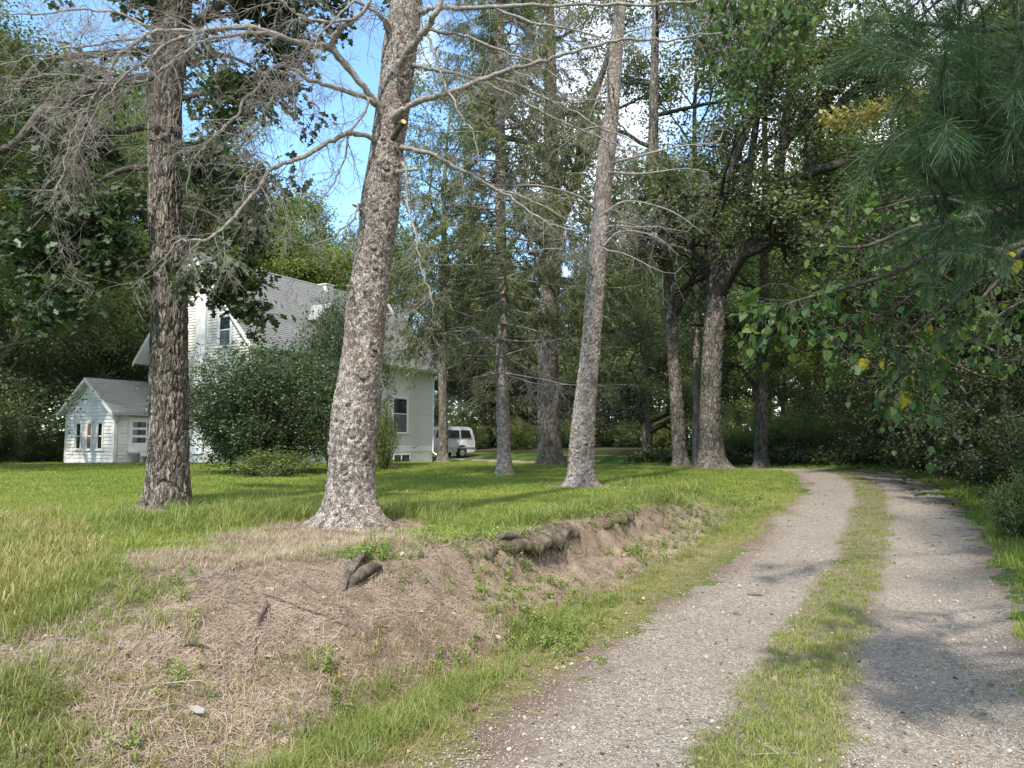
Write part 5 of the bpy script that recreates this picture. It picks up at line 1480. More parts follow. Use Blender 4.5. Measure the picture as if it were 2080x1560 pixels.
rngL = np.random.default_rng(401)
lroot = (6.6, 4.6, gz(6.6, 4.6))
linden = thing('linden_tree', 'linden with big heart shaped leaves, some yellow, hanging over the driveway', 'tree', lroot)
lt = Tubes()
tr = spline([(6.6, 4.6, lroot[2] - .3, .17), (6.55, 4.6, 2, .14), (6.4, 4.55, 4.5, .11), (6.5, 4.4, 7.5, .06)], 16)
lt.add(tr[:, :3], tr[:, 3], 12)
lt.build('trunk', M_OAKFAR, linden, lroot)
lb, tw = Tubes(), Tubes()
sites, sax = [], []
boughs = [
 [(2330, 420, 4.4, .022), (2150, 470, 4.2, .017), (2000, 520, 4.0, .022), (1900, 520, 3.9, .018), (1800, 560, 3.8, .013), (1700, 590, 3.75, .009), (1620, 610, 3.7, .006), (1545, 640, 3.7, .003)],
 [(2330, 380, 4.6, .022), (2150, 400, 4.5, .018), (1980, 440, 4.4, .02), (1860, 460, 4.3, .014), (1760, 500, 4.2, .010), (1680, 500, 4.1, .005)],
 [(2000, 520, 4.0, .014), (1930, 620, 3.9, .010), (1870, 650, 3.85, .008), (1830, 700, 3.8, .005), (1825, 770, 3.8, .003), (1838, 800, 3.8, .002)],
 [(1930, 515, 3.9, .011), (1860, 590, 3.85, .008), (1790, 640, 3.8, .006), (1730, 660, 3.8, .004), (1690, 690, 3.8, .002)],
 [(2100, 480, 4.2, .014), (2000, 600, 4.1, .010), (1930, 680, 4.0, .007), (1890, 710, 4.0, .004)],
 [(2000, 430, 4.4, .014), (1900, 400, 4.4, .010), (1800, 420, 4.4, .007), (1730, 440, 4.4, .003)],
 [(2200, 540, 4.6, .014), (2100, 600, 4.5, .010), (2030, 640, 4.5, .007), (1980, 700, 4.5, .004)],
 [(2250, -60, 5.6, .04), (2000, -80, 5.4, .03), (1750, -60, 5.2, .022), (1640, -20, 5.1, .015), (1580, 40, 5.0, .009), (1530, 110, 5.0, .005), (1495, 140, 5.0, .002)],
 [(1660, -30, 5.1, .012), (1640, 30, 5.1, .008), (1620, 70, 5.1, .004)],
 [(1740, -60, 5.2, .012), (1560, -30, 5.2, .009), (1490, 0, 5.2, .005), (1470, 40, 5.2, .002)],
]
for bi, L0 in enumerate(boughs):
    L0 = np.array(L0); pts = np.array([P(a, b, c) for a, b, c, _ in L0])
    dl = spline(np.concatenate([pts, L0[:, 3:4]], 1), 16)
    lb.add(dl[:, :3] - np.array(lroot), dl[:, 3], 7)
    ln = np.linalg.norm(np.diff(dl[:, :3], axis=0), axis=1).sum()
    for k in range(int(ln * 30) + 8):
        p, e, t = along(rngL, dl[:, :3], .28, 1)
        w, wr = grow(rngL, p, side_dir(rngL, e, .62, -.15), rngL.uniform(.12, .42), .0022, .001, 5, .22, -.12)
        tw.add(w - np.array(lroot), wr, 4)
        for j in range(rngL.integers(3, 6)):
            q, e2, t2 = along(rngL, w, .2, 1)
            sites.append(q + e2 * .01); sax.append(e2 * .45 + rngL.normal(0, .5, 3) + np.array([0, 0, -.45]))
a, b = np.array([6.5, 4.55, 3.9]), P(2330, 400, 4.5)
lb.add(spline([a, (a + b) / 2 + np.array([0, 0, .15]), b], 8) - np.array(lroot), np.linspace(.05, .023, 8), 8)
a, b = np.array([6.45, 4.5, 5.6]), P(2250, -60, 5.6)
lb.add(spline([a, (a + b) / 2 + np.array([0, 0, .2]), b], 8) - np.array(lroot), np.linspace(.06, .04, 8), 8)
lb.build('limb', M_LIMB, linden)
tag(tw.build('twigs', M_LIMB, linden, (0, 0, 0)), kind='stuff')
sites, sax = np.array(sites), np.array(sax)
d_ = sites[:, 1]
sz = rngL.uniform(.028, .066, len(sites))
big = np.argsort(-(sz / d_))
keep = big[:285]; rest = big[285:]
leaf_parts(linden, 'leaf', sites[keep], sz[keep], HEART, M_LINDEN, rngL, .45, .5, sax[keep])
CL_ = Crown(); CL_.leaf(rngL, sites[rest], sz[rest], HEART, .45, .5, sax[rest], rngL.uniform(0, 1, len(rest)))
# upper crown out of view
for k in range(12):
    az = k * 2.4
    lp, lr = grow(rngL, (6.45, 4.5, 4.6 + .3 * k), (math.cos(az), math.sin(az), .3), rngL.uniform(1.6, 2.6), .04, .01, 8, .14, .03)
    leafy_limb(rngL, CL_, lp, lr, 8, 5, 9, .8, .4, .12, DIAMOND, .62, .03, .2, .10)
tag(CL_.t.build('branches', M_LIMB, linden, lroot), kind='stuff')
tag(add('crown', CL_.leaf_mesh('crown', lroot), M_LINDENS, linden), kind='stuff')
ylv = [(1836, 790, 3.78, .105, (-.05, 0, -1)), (1826, 770, 3.8, .08, (.3, .1, -.8)), (1838, 765, 3.8, .07, (.5, 0, -.6)), (1868, 675, 3.85, .075, (-.8, 0, -.1)), (1880, 668, 3.9, .06, (.6, .3, 0)), (1815, 745, 3.8, .07, (-.4, .2, -.6)),
       (2040, 515, 4.2, .09, (.8, 0, -.3)), (2060, 530, 4.2, .08, (.2, 0, -.9)), (2030, 505, 4.2, .07, (-.7, 0, .1)), (1795, 735, 3.8, .055, (-.1, 0, -1)), (1850, 690, 3.9, .09, (-.9, .2, -.3)), (1900, 700, 4.0, .10, (.3, 0, -.6)), (1880, 720, 4.0, .09, (-.5, 0, -.5)), (1755, 728, 3.9, .07, (0, .2, -.9))]
leaf_parts(linden, 'leaf', np.array([P(a, b, c) for a, b, c, _, _ in ylv]), np.array([s for *_, s, _ in ylv]), HEART, M_YELLOW, rngL, .25, 0, np.array([v for *_, v in ylv], float))
for o in linden.children[-len(ylv):]:
    o['label'] = 'yellow autumn leaf'

# white pine whose soft needle tufts fill the upper corner
proot = (5.2, 1.0, gz(5.2, 1.0))
pine = thing('pine_tree', 'white pine with long soft dark green needle tufts hanging over the driveway edge', 'tree', proot)
pt = Tubes()
tr = spline([(5.2, 1.0, proot[2] - .3, .26), (5.2, 1.0, 3, .22), (5.25, .95, 8, .16), (5.3, 1.0, 14, .05)], 20)
pt.add(tr[:, :3], tr[:, 3], 14)
pt.build('trunk', M_OAKFAR, pine, proot)
rp = np.random.default_rng(411)
pl, CP, CY_ = Tubes(), Crown(), Crown()
tufts = []
pb = [
 [(2600, -60, 2.9, .04), (2350, 0, 2.9, .03), (2150, 40, 2.9, .022), (2000, 60, 2.9, .015), (1900, 50, 2.9, .010), (1800, 40, 2.95, .005)],
 [(2600, 60, 2.8, .04), (2350, 110, 2.75, .03), (2150, 140, 2.7, .02), (2000, 150, 2.7, .013), (1880, 120, 2.7, .007)],
 [(2650, 180, 2.6, .04), (2350, 220, 2.6, .03), (2200, 250, 2.55, .02), (2050, 270, 2.5, .013), (1960, 240, 2.5, .008), (1905, 215, 2.5, .004)],
 [(2650, 300, 2.7, .04), (2400, 340, 2.7, .03), (2200, 360, 2.7, .02), (2050, 380, 2.7, .012), (1940, 390, 2.7, .007), (1900, 410, 2.7, .003)],
 [(2350, 225, 2.6, .02), (2200, 180, 2.5, .015), (2080, 190, 2.5, .010), (2000, 200, 2.5, .005)],
 [(2400, 345, 2.7, .02), (2250, 420, 2.7, .014), (2120, 440, 2.7, .010), (2020, 455, 2.7, .005)],
 [(2350, 0, 2.9, .02), (2200, -40, 2.9, .015), (2050, -30, 2.9, .010), (1950, -10, 2.95, .006), (1850, -20, 3, .003)],
 [(2300, 300, 3.1, .02), (2150, 310, 3.1, .014), (2000, 320, 3.1, .008), (1930, 310, 3.1, .004)],
 [(2300, 90, 3.2, .02), (2120, 90, 3.2, .014), (1980, 100, 3.2, .008), (1840, 90, 3.2, .004)],
]
for L0 in pb:
    L0 = np.array(L0); pts = np.array([P(a, b, c) for a, b, c, _ in L0])
    dl = spline(np.concatenate([pts, L0[:, 3:4]], 1), 14)
    pl.add(dl[:, :3] - np.array(proot), dl[:, 3], 6)
    tufts += [(dl[i, :3], dl[i, :3] - dl[i - 1, :3]) for i in range(7, 14)]
    for k in range(17):
        p, e, t = along(rp, dl[:, :3], .3, 1)
        w, wr = grow(rp, p, side_dir(rp, e, .6, -.05), rp.uniform(.12, .45), .005, .002, 5, .16, .0)
        pl.add(w - np.array(proot), wr, 4)
        tufts += [(w[j], w[j] - w[j - 1]) for j in (3, 4, 5)]
NEEDLE = np.array([(0, .006, 0), (0, -.006, 0), (1, -.005, -.06), (1, .005, -.06)])
for (p, e) in tufts:
    m = 62
    e = norm(e)
    ax = norm(e[None] * .75 + rp.normal(0, .5, (m, 3)) + np.array([0, 0, -.12]))
    Q = p[None] + e[None] * rp.uniform(-.05, .03, (m, 1))
    CP.leaf(rp, Q, rp.uniform(.075, .125, m), NEEDLE, 1.0, 0, ax, np.clip(rp.uniform(0, .5) + rp.uniform(0, .5, m), 0, 1))
yb = spline([(*P(1960, 190, 3.2), .006), (*P(1870, 195, 3.6), .005), (*P(1790, 220, 4.0), .004), (*P(1730, 240, 4.2), .002), (*P(1680, 245, 4.3), .001)], 12)
pl.add(yb[:, :3] - np.array(proot), yb[:, 3], 5)
for k in range(46):
    p, e, t = along(rp, yb[:, :3], .2, 1)
    m = 14
    Q = p[None] + rp.normal(0, .03, (m, 3))
    CY_.leaf(rp, Q, rp.uniform(.02, .045, m), DIAMOND, .9, .2, norm(e[None] * .4 + rp.normal(0, .6, (m, 3))), rp.uniform(0, 1, m))
for k in range(26):                          # crown above
    az = k * 2.4; z = 4.2 + .36 * k
    lp, lr = grow(rp, (5.25, 1.0, z), (math.cos(az), math.sin(az), .1), rp.uniform(2.0, 3.4) * (1 - k / 40), .05, .01, 8, .1, .02)
    pl.add(lp - np.array(proot), lr, 5)
    for j in range(16):
        p, e, t = along(rp, lp, .3, 1)
        d3 = side_dir(rp, e, .6, 0)
        m = 40
        CP.leaf(rp, p[None] + d3[None] * rp.uniform(0, .4, (m, 1)), rp.uniform(.10, .16, m), NEEDLE * np.array([1, 2.2, 1]), 1, 0, norm(d3[None] * .6 + rp.normal(0, .5, (m, 3))), rp.uniform(0, 1, m))
tag(pl.build('limbs', M_LIMB, pine), kind='stuff')
tag(add('needles', CP.leaf_mesh('needles', proot), M_PINE, pine), kind='stuff')
tag(add('yellow_needles', CY_.leaf_mesh('yellow_needles', proot), M_YELLOWN, pine), kind='stuff')['label'] = 'yellowed spray among the green'

# unseen tree added behind the camera, stretched and placed to shade the driveway edge
dup(protos['A'], (2.3, -2.3, gz(2.3, -2.3)), .6, .48, 'unseen tall narrow tree added to shade the driveway edge', szz=1.35)

# layered leafy understory trees in the shade beside the driveway
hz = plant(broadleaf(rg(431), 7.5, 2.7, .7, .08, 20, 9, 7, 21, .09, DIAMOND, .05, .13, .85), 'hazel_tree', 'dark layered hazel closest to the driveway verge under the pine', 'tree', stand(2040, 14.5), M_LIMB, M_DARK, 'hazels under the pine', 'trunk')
for (px, d, s, lab) in ((2290, 13, 1.0, 'hazel half out of the picture at its very edge'), (1905, 19, 1.15, 'hazel behind the roadside weeds past the first one'), (2080, 17, 1.3, 'tall dark hazel rising behind the closest hazel'), (1850, 25, 1.3, 'hazel farthest along the shaded verge')):
    dup(hz, stand(px, d), d, s, lab)
yb_ = dup(l2, stand(2058, 10.2), .7, .55, 'yellowish low bush among the shaded roadside weeds', szz=1.0)

# ------------------------------------------------------------------ scattering on the ground
def scatter(name, pts, rot, scl, idx, variants, mt, label=None):
    """One object whose points carry instances of a few small meshes."""
    me = bpy.data.meshes.new(name)
    me.vertices.add(len(pts)); me.vertices.foreach_set('co', np.asarray(pts, np.float32).ravel())
    a = me.attributes.new('rot', 'FLOAT_VECTOR', 'POINT'); a.data.foreach_set('vector', np.asarray(rot, np.float32).ravel())
    a = me.attributes.new('scl', 'FLOAT', 'POINT'); a.data.foreach_set('value', np.asarray(scl, np.float32))
    a = me.attributes.new('idx', 'INT', 'POINT'); a.data.foreach_set('value', np.asarray(idx, np.int32))
    me.update()
    o = add(name, me)
    col = bpy.data.collections.new(name + '_kinds')
    for i, v in enumerate(variants):
        v.materials.append(mt)
        vo = bpy.data.objects.new(f'{name}_kind_{i:02d}', v)
        col.objects.link(vo)
    g = bpy.data.node_groups.new(name, 'GeometryNodeTree')
    g.interface.new_socket('Geometry', in_out='INPUT', socket_type='NodeSocketGeometry')
    g.interface.new_socket('Geometry', in_out='OUTPUT', socket_type='NodeSocketGeometry')
    N = g.nodes.new
    gi, go, ip, ci = N('NodeGroupInput'), N('NodeGroupOutput'), N('GeometryNodeInstanceOnPoints'), N('GeometryNodeCollectionInfo')
    ci.inputs['Collection'].default_value = col
    ci.inputs['Separate Children'].default_value = True
    ci.inputs['Reset Children'].default_value = True
    def na(n, ty):
        q = N('GeometryNodeInputNamedAttribute'); q.data_type = ty; q.inputs['Name'].default_value = n
        return next(s for s in q.outputs if s.enabled and s.name == 'Attribute')
    er = N('FunctionNodeEulerToRotation')
    lk = g.links.new
    lk(na('rot', 'FLOAT_VECTOR'), er.inputs[0])
    lk(gi.outputs[0], ip.inputs['Points']); lk(ci.outputs[0], ip.inputs['Instance'])
    ip.inputs['Pick Instance'].default_value = True
    lk(na('idx', 'INT'), ip.inputs['Instance Index'])
    lk(er.outputs[0], ip.inputs['Rotation'])
    lk(na('scl', 'FLOAT'), ip.inputs['Scale'])
    lk(ip.outputs[0], go.inputs[0])
    md = o.modifiers.new('scatter', 'NODES'); md.node_group = g
    return tag(o, label, kind='stuff')

def grass_clump(rng, n, h, rad, width, bend, seg=3):
    V, Fq, Ft, tq, tt = [], [], [], [], []
    for i in range(n):
        a = rng.uniform(0, 6.28); r = rad * math.sqrt(rng.uniform(0, 1))
        p = np.array([r * math.cos(a), r * math.sin(a), -.01])
        az = rng.uniform(0, 6.28); d = np.array([math.cos(az), math.sin(az), 0])
        s = np.array([-math.sin(az), math.cos(az), 0]) * width * rng.uniform(.6, 1.3) / 2
        H = h * rng.uniform(.45, 1.15); b = bend * rng.uniform(.1, 1.3)
        k = len(V); tn = rng.uniform(0, 1)
        for j in range(seg + 1):
            t = j / seg
            c = p + d * (H * b * t ** 2) + np.array([0, 0, H * t * (1 - .35 * b * t)])
            if j < seg:
                w = 1 - .55 * t
                V += [c - s * w, c + s * w]
            else:
                V.append(c)
        for j in range(seg - 1):
            q = k + 2 * j; Fq.append((q, q + 1, q + 3, q + 2)); tq.append(tn)
        q = k + 2 * (seg - 1); Ft.append((q, q + 1, q + 2)); tt.append(tn)
    return mesh('grass_tuft', V, [np.array(Fq), np.array(Ft)], {'tint': tq + tt})

def weed(rng, n, h, leaf, tpl):
    V, f, k0 = [], [], 0
    st = MB()
    for i in range(n):
        az = rng.uniform(0, 6.28)
        w, wr = grow(rng, (rng.normal(0, .015), rng.normal(0, .015), 0), (math.cos(az) * .35, math.sin(az) * .35, 1), h * rng.uniform(.5, 1.1), .002, .001, 4, .16, .0)
        Q = np.concatenate([w[j][None] + rng.normal(0, .008, (3, 3)) for j in range(1, 5)])
        v, q = leaves(rng, Q, leaf * rng.uniform(.6, 1.2, len(Q)), tpl, .5, .0)
        V.append(v); f.append(q + k0); k0 += len(v)
    return mesh('weed', np.concatenate(V), [np.concatenate(f)], {'tint': rng.uniform(0, 1, sum(len(x) for x in f))})

def stone(rng, sub=1):
    import bmesh
    bm = bmesh.new(); bmesh.ops.create_icosphere(bm, subdivisions=1, radius=1)
    s = rng.uniform(.55, 1.1, 3) * np.array([1, 1, .7])
    for v in bm.verts:
        v.co = Vector((v.co.x * s[0], v.co.y * s[1], v.co.z * s[2])) * rng.uniform(.82, 1.12)
    me = bpy.data.meshes.new('pebble'); bm.to_mesh(me); bm.free()
    return me

def dryleaf(rng):
    t = LOBED.copy() if rng.uniform() < .7 else OVATE.copy()
    t[:, 2] += .5 * t[:, 1] ** 2 * rng.uniform(.5, 2.5) + .25 * (t[:, 0] - .5) ** 2 * rng.uniform(-1, 2)
    return mesh('dry_leaf', t, [np.arange(len(t))[None]])

def needle_heap(rng, n, l, r, w=.0011):
    V, F_ = [], []
    for i in range(n):
        a = rng.uniform(0, 6.28); c = rng.normal(0, r, 2); d = np.array([math.cos(a), math.sin(a), rng.normal(0, .12)]) * l * rng.uniform(.4, 1.2) / 2
        s = np.array([-math.sin(a), math.cos(a), 0]) * w; p = np.array([*c, .006 + abs(rng.normal(0, .008))])
        k = len(V); V += [p - d - s, p - d + s, p + d + s, p + d - s]; F_.append((k, k + 1, k + 2, k + 3))
    return mesh('straw', V, [np.array(F_)])

def twig_mesh(rng, l, r):
    b, br = grow(rng, (0, 0, .004), (1, 0, 0), l, r, r * .4, 5, .14, 0)
    b[:, 2] = np.abs(b[:, 2]) * .4 + .004
    T = Tubes(); T.add(b, br, 5)
    for k in range(2):
        q, e, t = along(rng, b, .2, .9); c, cr = grow(rng, q, side_dir(rng, e, .6, 0), l * .3, r * .6, r * .2, 5, .15, 0)
        c[:, 2] = np.abs(c[:, 2]) * .4 + .004; T.add(c, cr, 5)
    v, q = T.geo(); return mesh('stick', v, [q], None, None, True)

def inst_mat(name, stops, rough=.9, spec=.15, trans=0, ns=1.2):
    m, t, b = mat(name, rough, spec)
    oi = node(t, 'ShaderNodeObjectInfo').outputs['Random']
    c = ramp(t, oi, stops)
    t.links.new(c, b.inputs['Base Color'])
    return m

def grass_mat(name, stops, dstops=None, trans=.35):
    """Blade colour: per tuft, per blade and in drifts over the ground; dstops mixes in dry blades."""
    m, t, b = mat(name, .55, .3)
    oi = node(t, 'ShaderNodeObjectInfo')
    at = node(t, 'ShaderNodeAttribute', attribute_name='tint').outputs['Fac']
    g = node(t, 'ShaderNodeNewGeometry')
    n = node(t, 'ShaderNodeTexNoise', {'Vector': g.outputs['Position'], 'Scale': .9, 'Detail': 4.0}).outputs['Fac']
    a = node(t, 'ShaderNodeMath', {0: oi.outputs['Random'], 1: .35, 2: n}, operation='MULTIPLY_ADD').outputs[0]
    a = node(t, 'ShaderNodeMath', {0: at, 1: .4, 2: a}, operation='MULTIPLY_ADD').outputs[0]
    a = node(t, 'ShaderNodeMath', {0: a, 1: .62}, operation='MULTIPLY').outputs[0]
    c = ramp(t, a, stops)
    if dstops:
        r = node(t, 'ShaderNodeMapRange', {'Value': at, 'From Min': 1 - dstops[0] - .02, 'From Max': 1 - dstops[0] + .02}).outputs[0]
        c = mixc(t, r, c, dstops[1])
    t.links.new(c, b.inputs['Base Color'])
    tr_ = node(t, 'ShaderNodeBsdfTranslucent')
    t.links.new(mixc(t, 1.0, c, (1.2, 1.3, .7), 'MULTIPLY'), tr_.inputs['Color'])
    mx = node(t, 'ShaderNodeMixShader', {0: trans, 1: b.outputs[0], 2: tr_.outputs[0]})
    t.links.new(mx.outputs[0], t.nodes['Material Output'].inputs['Surface'])
    return m

M_GRASS = grass_mat('lawn_grass', [(.22, (.105, .15, .022)), (.5, (.20, .255, .038)), (.8, (.32, .335, .075))], (.08, (.28, .24, .11)))
M_GRASSL = grass_mat('long_grass', [(.22, (.085, .13, .028)), (.5, (.175, .22, .048)), (.8, (.31, .31, .09))], (.18, (.34, .29, .14)))
M_GRASSY = grass_mat('parched_grass', [(.22, (.10, .12, .03)), (.5, (.20, .20, .05)), (.8, (.34, .29, .08))], (.3, (.42, .35, .17)))
M_STRAW = grass_mat('dry_straw', [(.22, (.20, .15, .10)), (.5, (.32, .25, .17)), (.8, (.44, .36, .25))], None, .2)
M_WEED = grass_mat('weed_leaf', [(.22, (.08, .13, .03)), (.5, (.16, .22, .05)), (.8, (.28, .31, .09))])
M_STONE = inst_mat('pebbles', [(0, (.13, .115, .105)), (.35, (.27, .24, .215)), (.7, (.335, .285, .23)), (1, (.45, .395, .325))], .8, .3)
M_DRYLEAF = inst_mat('fallen_leaf', [(0, (.11, .07, .048)), (.5, (.20, .135, .09)), (.85, (.33, .235, .155)), (1, (.38, .30, .21))], .8, .2)
M_LITTER = inst_mat('needle_litter', [(0, (.12, .088, .062)), (.5, (.24, .18, .132)), (1, (.37, .295, .225))], .9, .1)
M_STICK = inst_mat('dead_stick', [(0, (.08, .065, .055)), (.6, (.20, .165, .14)), (1, (.33, .29, .26))], .9, .1)

rgs = np.random.default_rng(501)
def sample(n, y0, y1, power=1.6, margin=1.5, xlim=None):
    """Points over the ground inside the view with a margin; denser close by."""
    u = rgs.uniform(0, 1, n)
    q = 1 - power
    y = (y0 ** (q + 1) + u * (y1 ** (q + 1) - y0 ** (q + 1))) ** (1 / (q + 1)) if abs(q + 1) > 1e-6 else y0 * (y1 / y0) ** u
    hw = .74 * y + margin
    x = rgs.uniform(-1, 1, n) * hw
    return x, y

def put(name, n, y0, y1, keep, variants, mt, s0, s1, power=1.6, tilt=.12, label=None, lift=-.004, margin=1.5, nrm=False):
    x, y = sample(n, y0, y1, power, margin)
    z, so_, u, dr, ty, tx = terrain(x, y)
    k = keep(x, y, so_, u, dr, ty, tx) > rgs.uniform(0, 1, n)
    # keep tufts out of trunks, house and annex
    for (cx, cy, r) in ((lineA[1, 0], lineA[1, 1], .36), (lineB[1, 0], lineB[1, 1], .3), (lineC[1, 0], lineC[1, 1], .3)):
        k &= np.hypot(x - cx, y - cy) > r
    lx = (x + 11) * .5 + (y - 30.75) * .866; ly = -(x + 11) * .866 + (y - 30.75) * .5
    k &= ~((lx > -.1) & (lx < 13) & (ly > -.1) & (ly < 6.7))
    lx2 = (x + 17.06) * .5 + (y - 31.41) * .866; ly2 = -(x + 17.06) * .866 + (y - 31.41) * .5
    k &= ~((lx2 > -.05) & (lx2 < 2.6) & (ly2 > -.05) & (ly2 < 3.75))
    x, y, z = x[k], y[k], z[k]
    m = len(x)
    rot = np.stack([rgs.normal(0, tilt, m), rgs.normal(0, tilt, m), rgs.uniform(0, 6.28, m)], -1)
    if nrm:                                   # lie along the slope
        e = .06
        gx_ = (terrain(x + e, y)[0] - terrain(x - e, y)[0]) / (2 * e); gy_ = (terrain(x, y + e)[0] - terrain(x, y - e)[0]) / (2 * e)
        a = rot[:, 2]
        rot[:, 0] += np.arctan(gx_ * -np.sin(a) + gy_ * np.cos(a)); rot[:, 1] += -np.arctan(gx_ * np.cos(a) + gy_ * np.sin(a))
    scl = rgs.uniform(s0, s1, m)
    o = scatter(name, np.stack([x, y, z + lift], -1), rot, scl, rgs.integers(0, len(variants), m), variants, mt, label)
    print(name, m)
    return o

rv = np.random.default_rng(503)
road_in = lambda dr, w=1.55: 1 - sm(w - .22, w + .12, np.abs(dr))
def patchy(x, y, s, sd, lo, hi):
    return sm(lo, hi, fbm(x * s, y * s, seed=sd))
def lawn_w(x, y, so_, u, dr, ty, tx):
    w = (1 - so_) * (1 - road_in(dr)) * (u > -.25) * np.maximum(sm(.35, 1.0, u), sm(10, 13, ty))
    return w * (1 - .75 * sm(-2.4, -4.4, tx) * (1 - sm(.8, 1.2, u)))
lawn_v = [grass_clump(rv, 26, .058, .075, .005, .6) for _ in range(6)]
put('lawn_grass', 90000, 4.0, 13, lambda *a: lawn_w(*a), lawn_v, M_GRASS, .7, 1.25, 1.7)
lawn_f = [grass_clump(rv, 30, .065, .17, .009, .55, 2) for _ in range(6)]
put('lawn_grass', 52000, 12.5, 52, lambda *a: lawn_w(*a), lawn_f, M_GRASS, .7, 1.2, 1.5, label=None)
# tall grass along the crest and on the loose slope to the left
tall_v = [grass_clump(rv, 16, .26, .06, .007, .8) for _ in range(6)]
put('tall_grass', 110000, 3.2, 17, lambda x, y, so_, u, dr, ty, tx: (1 - so_) * (1 - road_in(dr)) * (.85 * np.exp(-((u - np.where(ty > 8.5, .8, 1.12)) / np.where(ty > 8.5, .5, .3)) ** 2) * (ty > 4.8) * (ty < 15) * patchy(x, y, 1.5, 71, -.15, .35)
     + .5 * np.exp(-(np.hypot(x + 1.9, y - 9.3) / .9) ** 2) + .4 * np.exp(-(np.hypot(x + 3.2, y - 9.0) / 1.1) ** 2)), tall_v, M_GRASSL, .55, 1.2, 1.7)
put('slope_grass', 70000, 2.6, 8.5, lambda x, y, so_, u, dr, ty, tx: (1 - .55 * so_) * sm(-1.3, -2.4, tx + .8 * fbm(x, y, seed=73)) * (1 - sm(.95, 1.3, u)) * patchy(x, y, 1.4, 75, -.35, .15) * (ty < 4.5), tall_v2 := [grass_clump(rv, 18, .125, .06, .0045, 1.1) for _ in range(6)], M_GRASSL, .5, 1.25, 1.7)
put('parched_grass', 60000, 2.6, 9.5, lambda x, y, so_, u, dr, ty, tx: (1 - .7 * so_) * sm(-2.2, -3.4, tx + .6 * fbm(x, y, seed=77)) * (1 - sm(1.1, 1.7, u)) * patchy(x, y, 1.2, 79, -.1, .3) * (ty < 4.5), [grass_clump(rv, 18, .17, .07, .006, .9) for _ in range(5)], M_GRASSY, .5, 1.2, 1.7)
# fine grass strip along the foot of the bank and the driveway edges
def verge_w(x, y, so_, u, dr, ty, tx):
    a = np.exp(-((u + .10) / np.where(ty < 6, .12, .24)) ** 2) * (ty > 3.3) * (ty < 15) * sm(-1.75, -.85, tx + .6 * fbm(x * 1.5, y * 1.5, seed=82))
    a = a * (.10 + .90 * patchy(x, y, .8, 81, .0, .35))
    a = np.maximum(a, .95 * np.exp(-(np.hypot(((x + .62) * 1.2 - (y - 4.4) * .80) / .28, ((x + .62) * .8 + (y - 4.4) * 1.2) / 1.1)) ** 2))
    return a * (1 - road_in(dr, 1.45))
put('verge_grass', 110000, 3.0, 14, verge_w, [grass_clump(rv, 22, .14, .07, .0042, .95) for _ in range(5)], M_GRASSL, .45, 1.05, 1.7)
put('verge_turf', 60000, 3.0, 20, lambda x, y, so_, u, dr, ty, tx: (1 - road_in(dr, 1.55)) * (u > -1.2) * (u < .3) * (ty > 3.2) * (dr > 0) * (.35 + .65 * patchy(x, y, 2.0, 84, -.2, .3)), [grass_clump(rv, 20, .05, .07, .0045, 1.1) for _ in range(5)], M_GRASSY, .5, 1.2, 1.7)
def med_w(x, y, so_, u, dr, ty, tx):
    n = fbm(x * 1.2, y * 1.2, seed=67, o=3)
    n2 = fbm(x * 4, y * 4, seed=83, o=3)
    m_ = 1 - sm(.17, .38, np.abs(dr + .12 * n) + .14 * n2)
    return m_ * (y < 30)
put('median_grass', 120000, 3.0, 30, med_w, [grass_clump(rv, 22, .07, .06, .0045, 1.0) for _ in range(5)], M_GRASSL, .6, 1.2, 1.55)
def right_w(x, y, so_, u, dr, ty, tx):
    r = -dr
    return sm(1.35, 1.85, r + .3 * fbm(x, y, seed=85)) * (1 - sm(3.0, 6.0, r)) * (y < 40) * (y > 4)
put('roadside_grass', 60000, 4.5, 34, right_w, [grass_clump(rv, 20, .12, .09, .007, .8) for _ in range(5)], M_GRASS, .6, 1.4, 1.5)
put('undergrowth', 26000, 8, 36, lambda x, y, so_, u, dr, ty, tx: sm(2.1, 3.0, -dr + .5 * fbm(x * .7, y * .7, seed=87)) * (1 - sm(9, 14, -dr)) * .8, [weed(rv, 9, .5, .09, OVATE) for _ in range(5)], M_DARKWEED if 'M_DARKWEED' in globals() else M_DARK, .5, 1.35, 1.3, label='low leafy undergrowth beside the driveway')
# weeds on the bank
def weed_w(x, y, so_, u, dr, ty, tx):
    a = .9 * np.exp(-((u - 1.0) / .30) ** 2) * (tx > -.35) * (ty < 13) * patchy(x, y, 1.6, 91, -.1, .25)
    a = a + .55 * np.exp(-(np.hypot(x - .25, (y - 6.6) * .6) / .55) ** 2) + .5 * np.exp(-(np.hypot(x + .35, y - 7.4) / .7) ** 2)
    a = a + .22 * (u > -.05) * (u < 1) * (tx > -2) * (ty < 12) * patchy(x, y, 2.2, 93, .25, .5) + .8 * (u > 0) * (u < 1.3) * sm(8.2, 9.5, ty) * (ty < 15) * patchy(x, y, 1.4, 96, -.3, .2)
    return .42 * np.clip(a, 0, 1) * (1 - road_in(dr)) * (.35 + .65 * patchy(x, y, 5.0, 94, -.25, .35))
put('bank_weeds', 150000, 3.2, 15, weed_w, [weed(rv, 4, .20, .030, OVATE) for _ in range(6)], M_WEED, .25, .75, 1.7, label='light green clover and weeds on the bank')
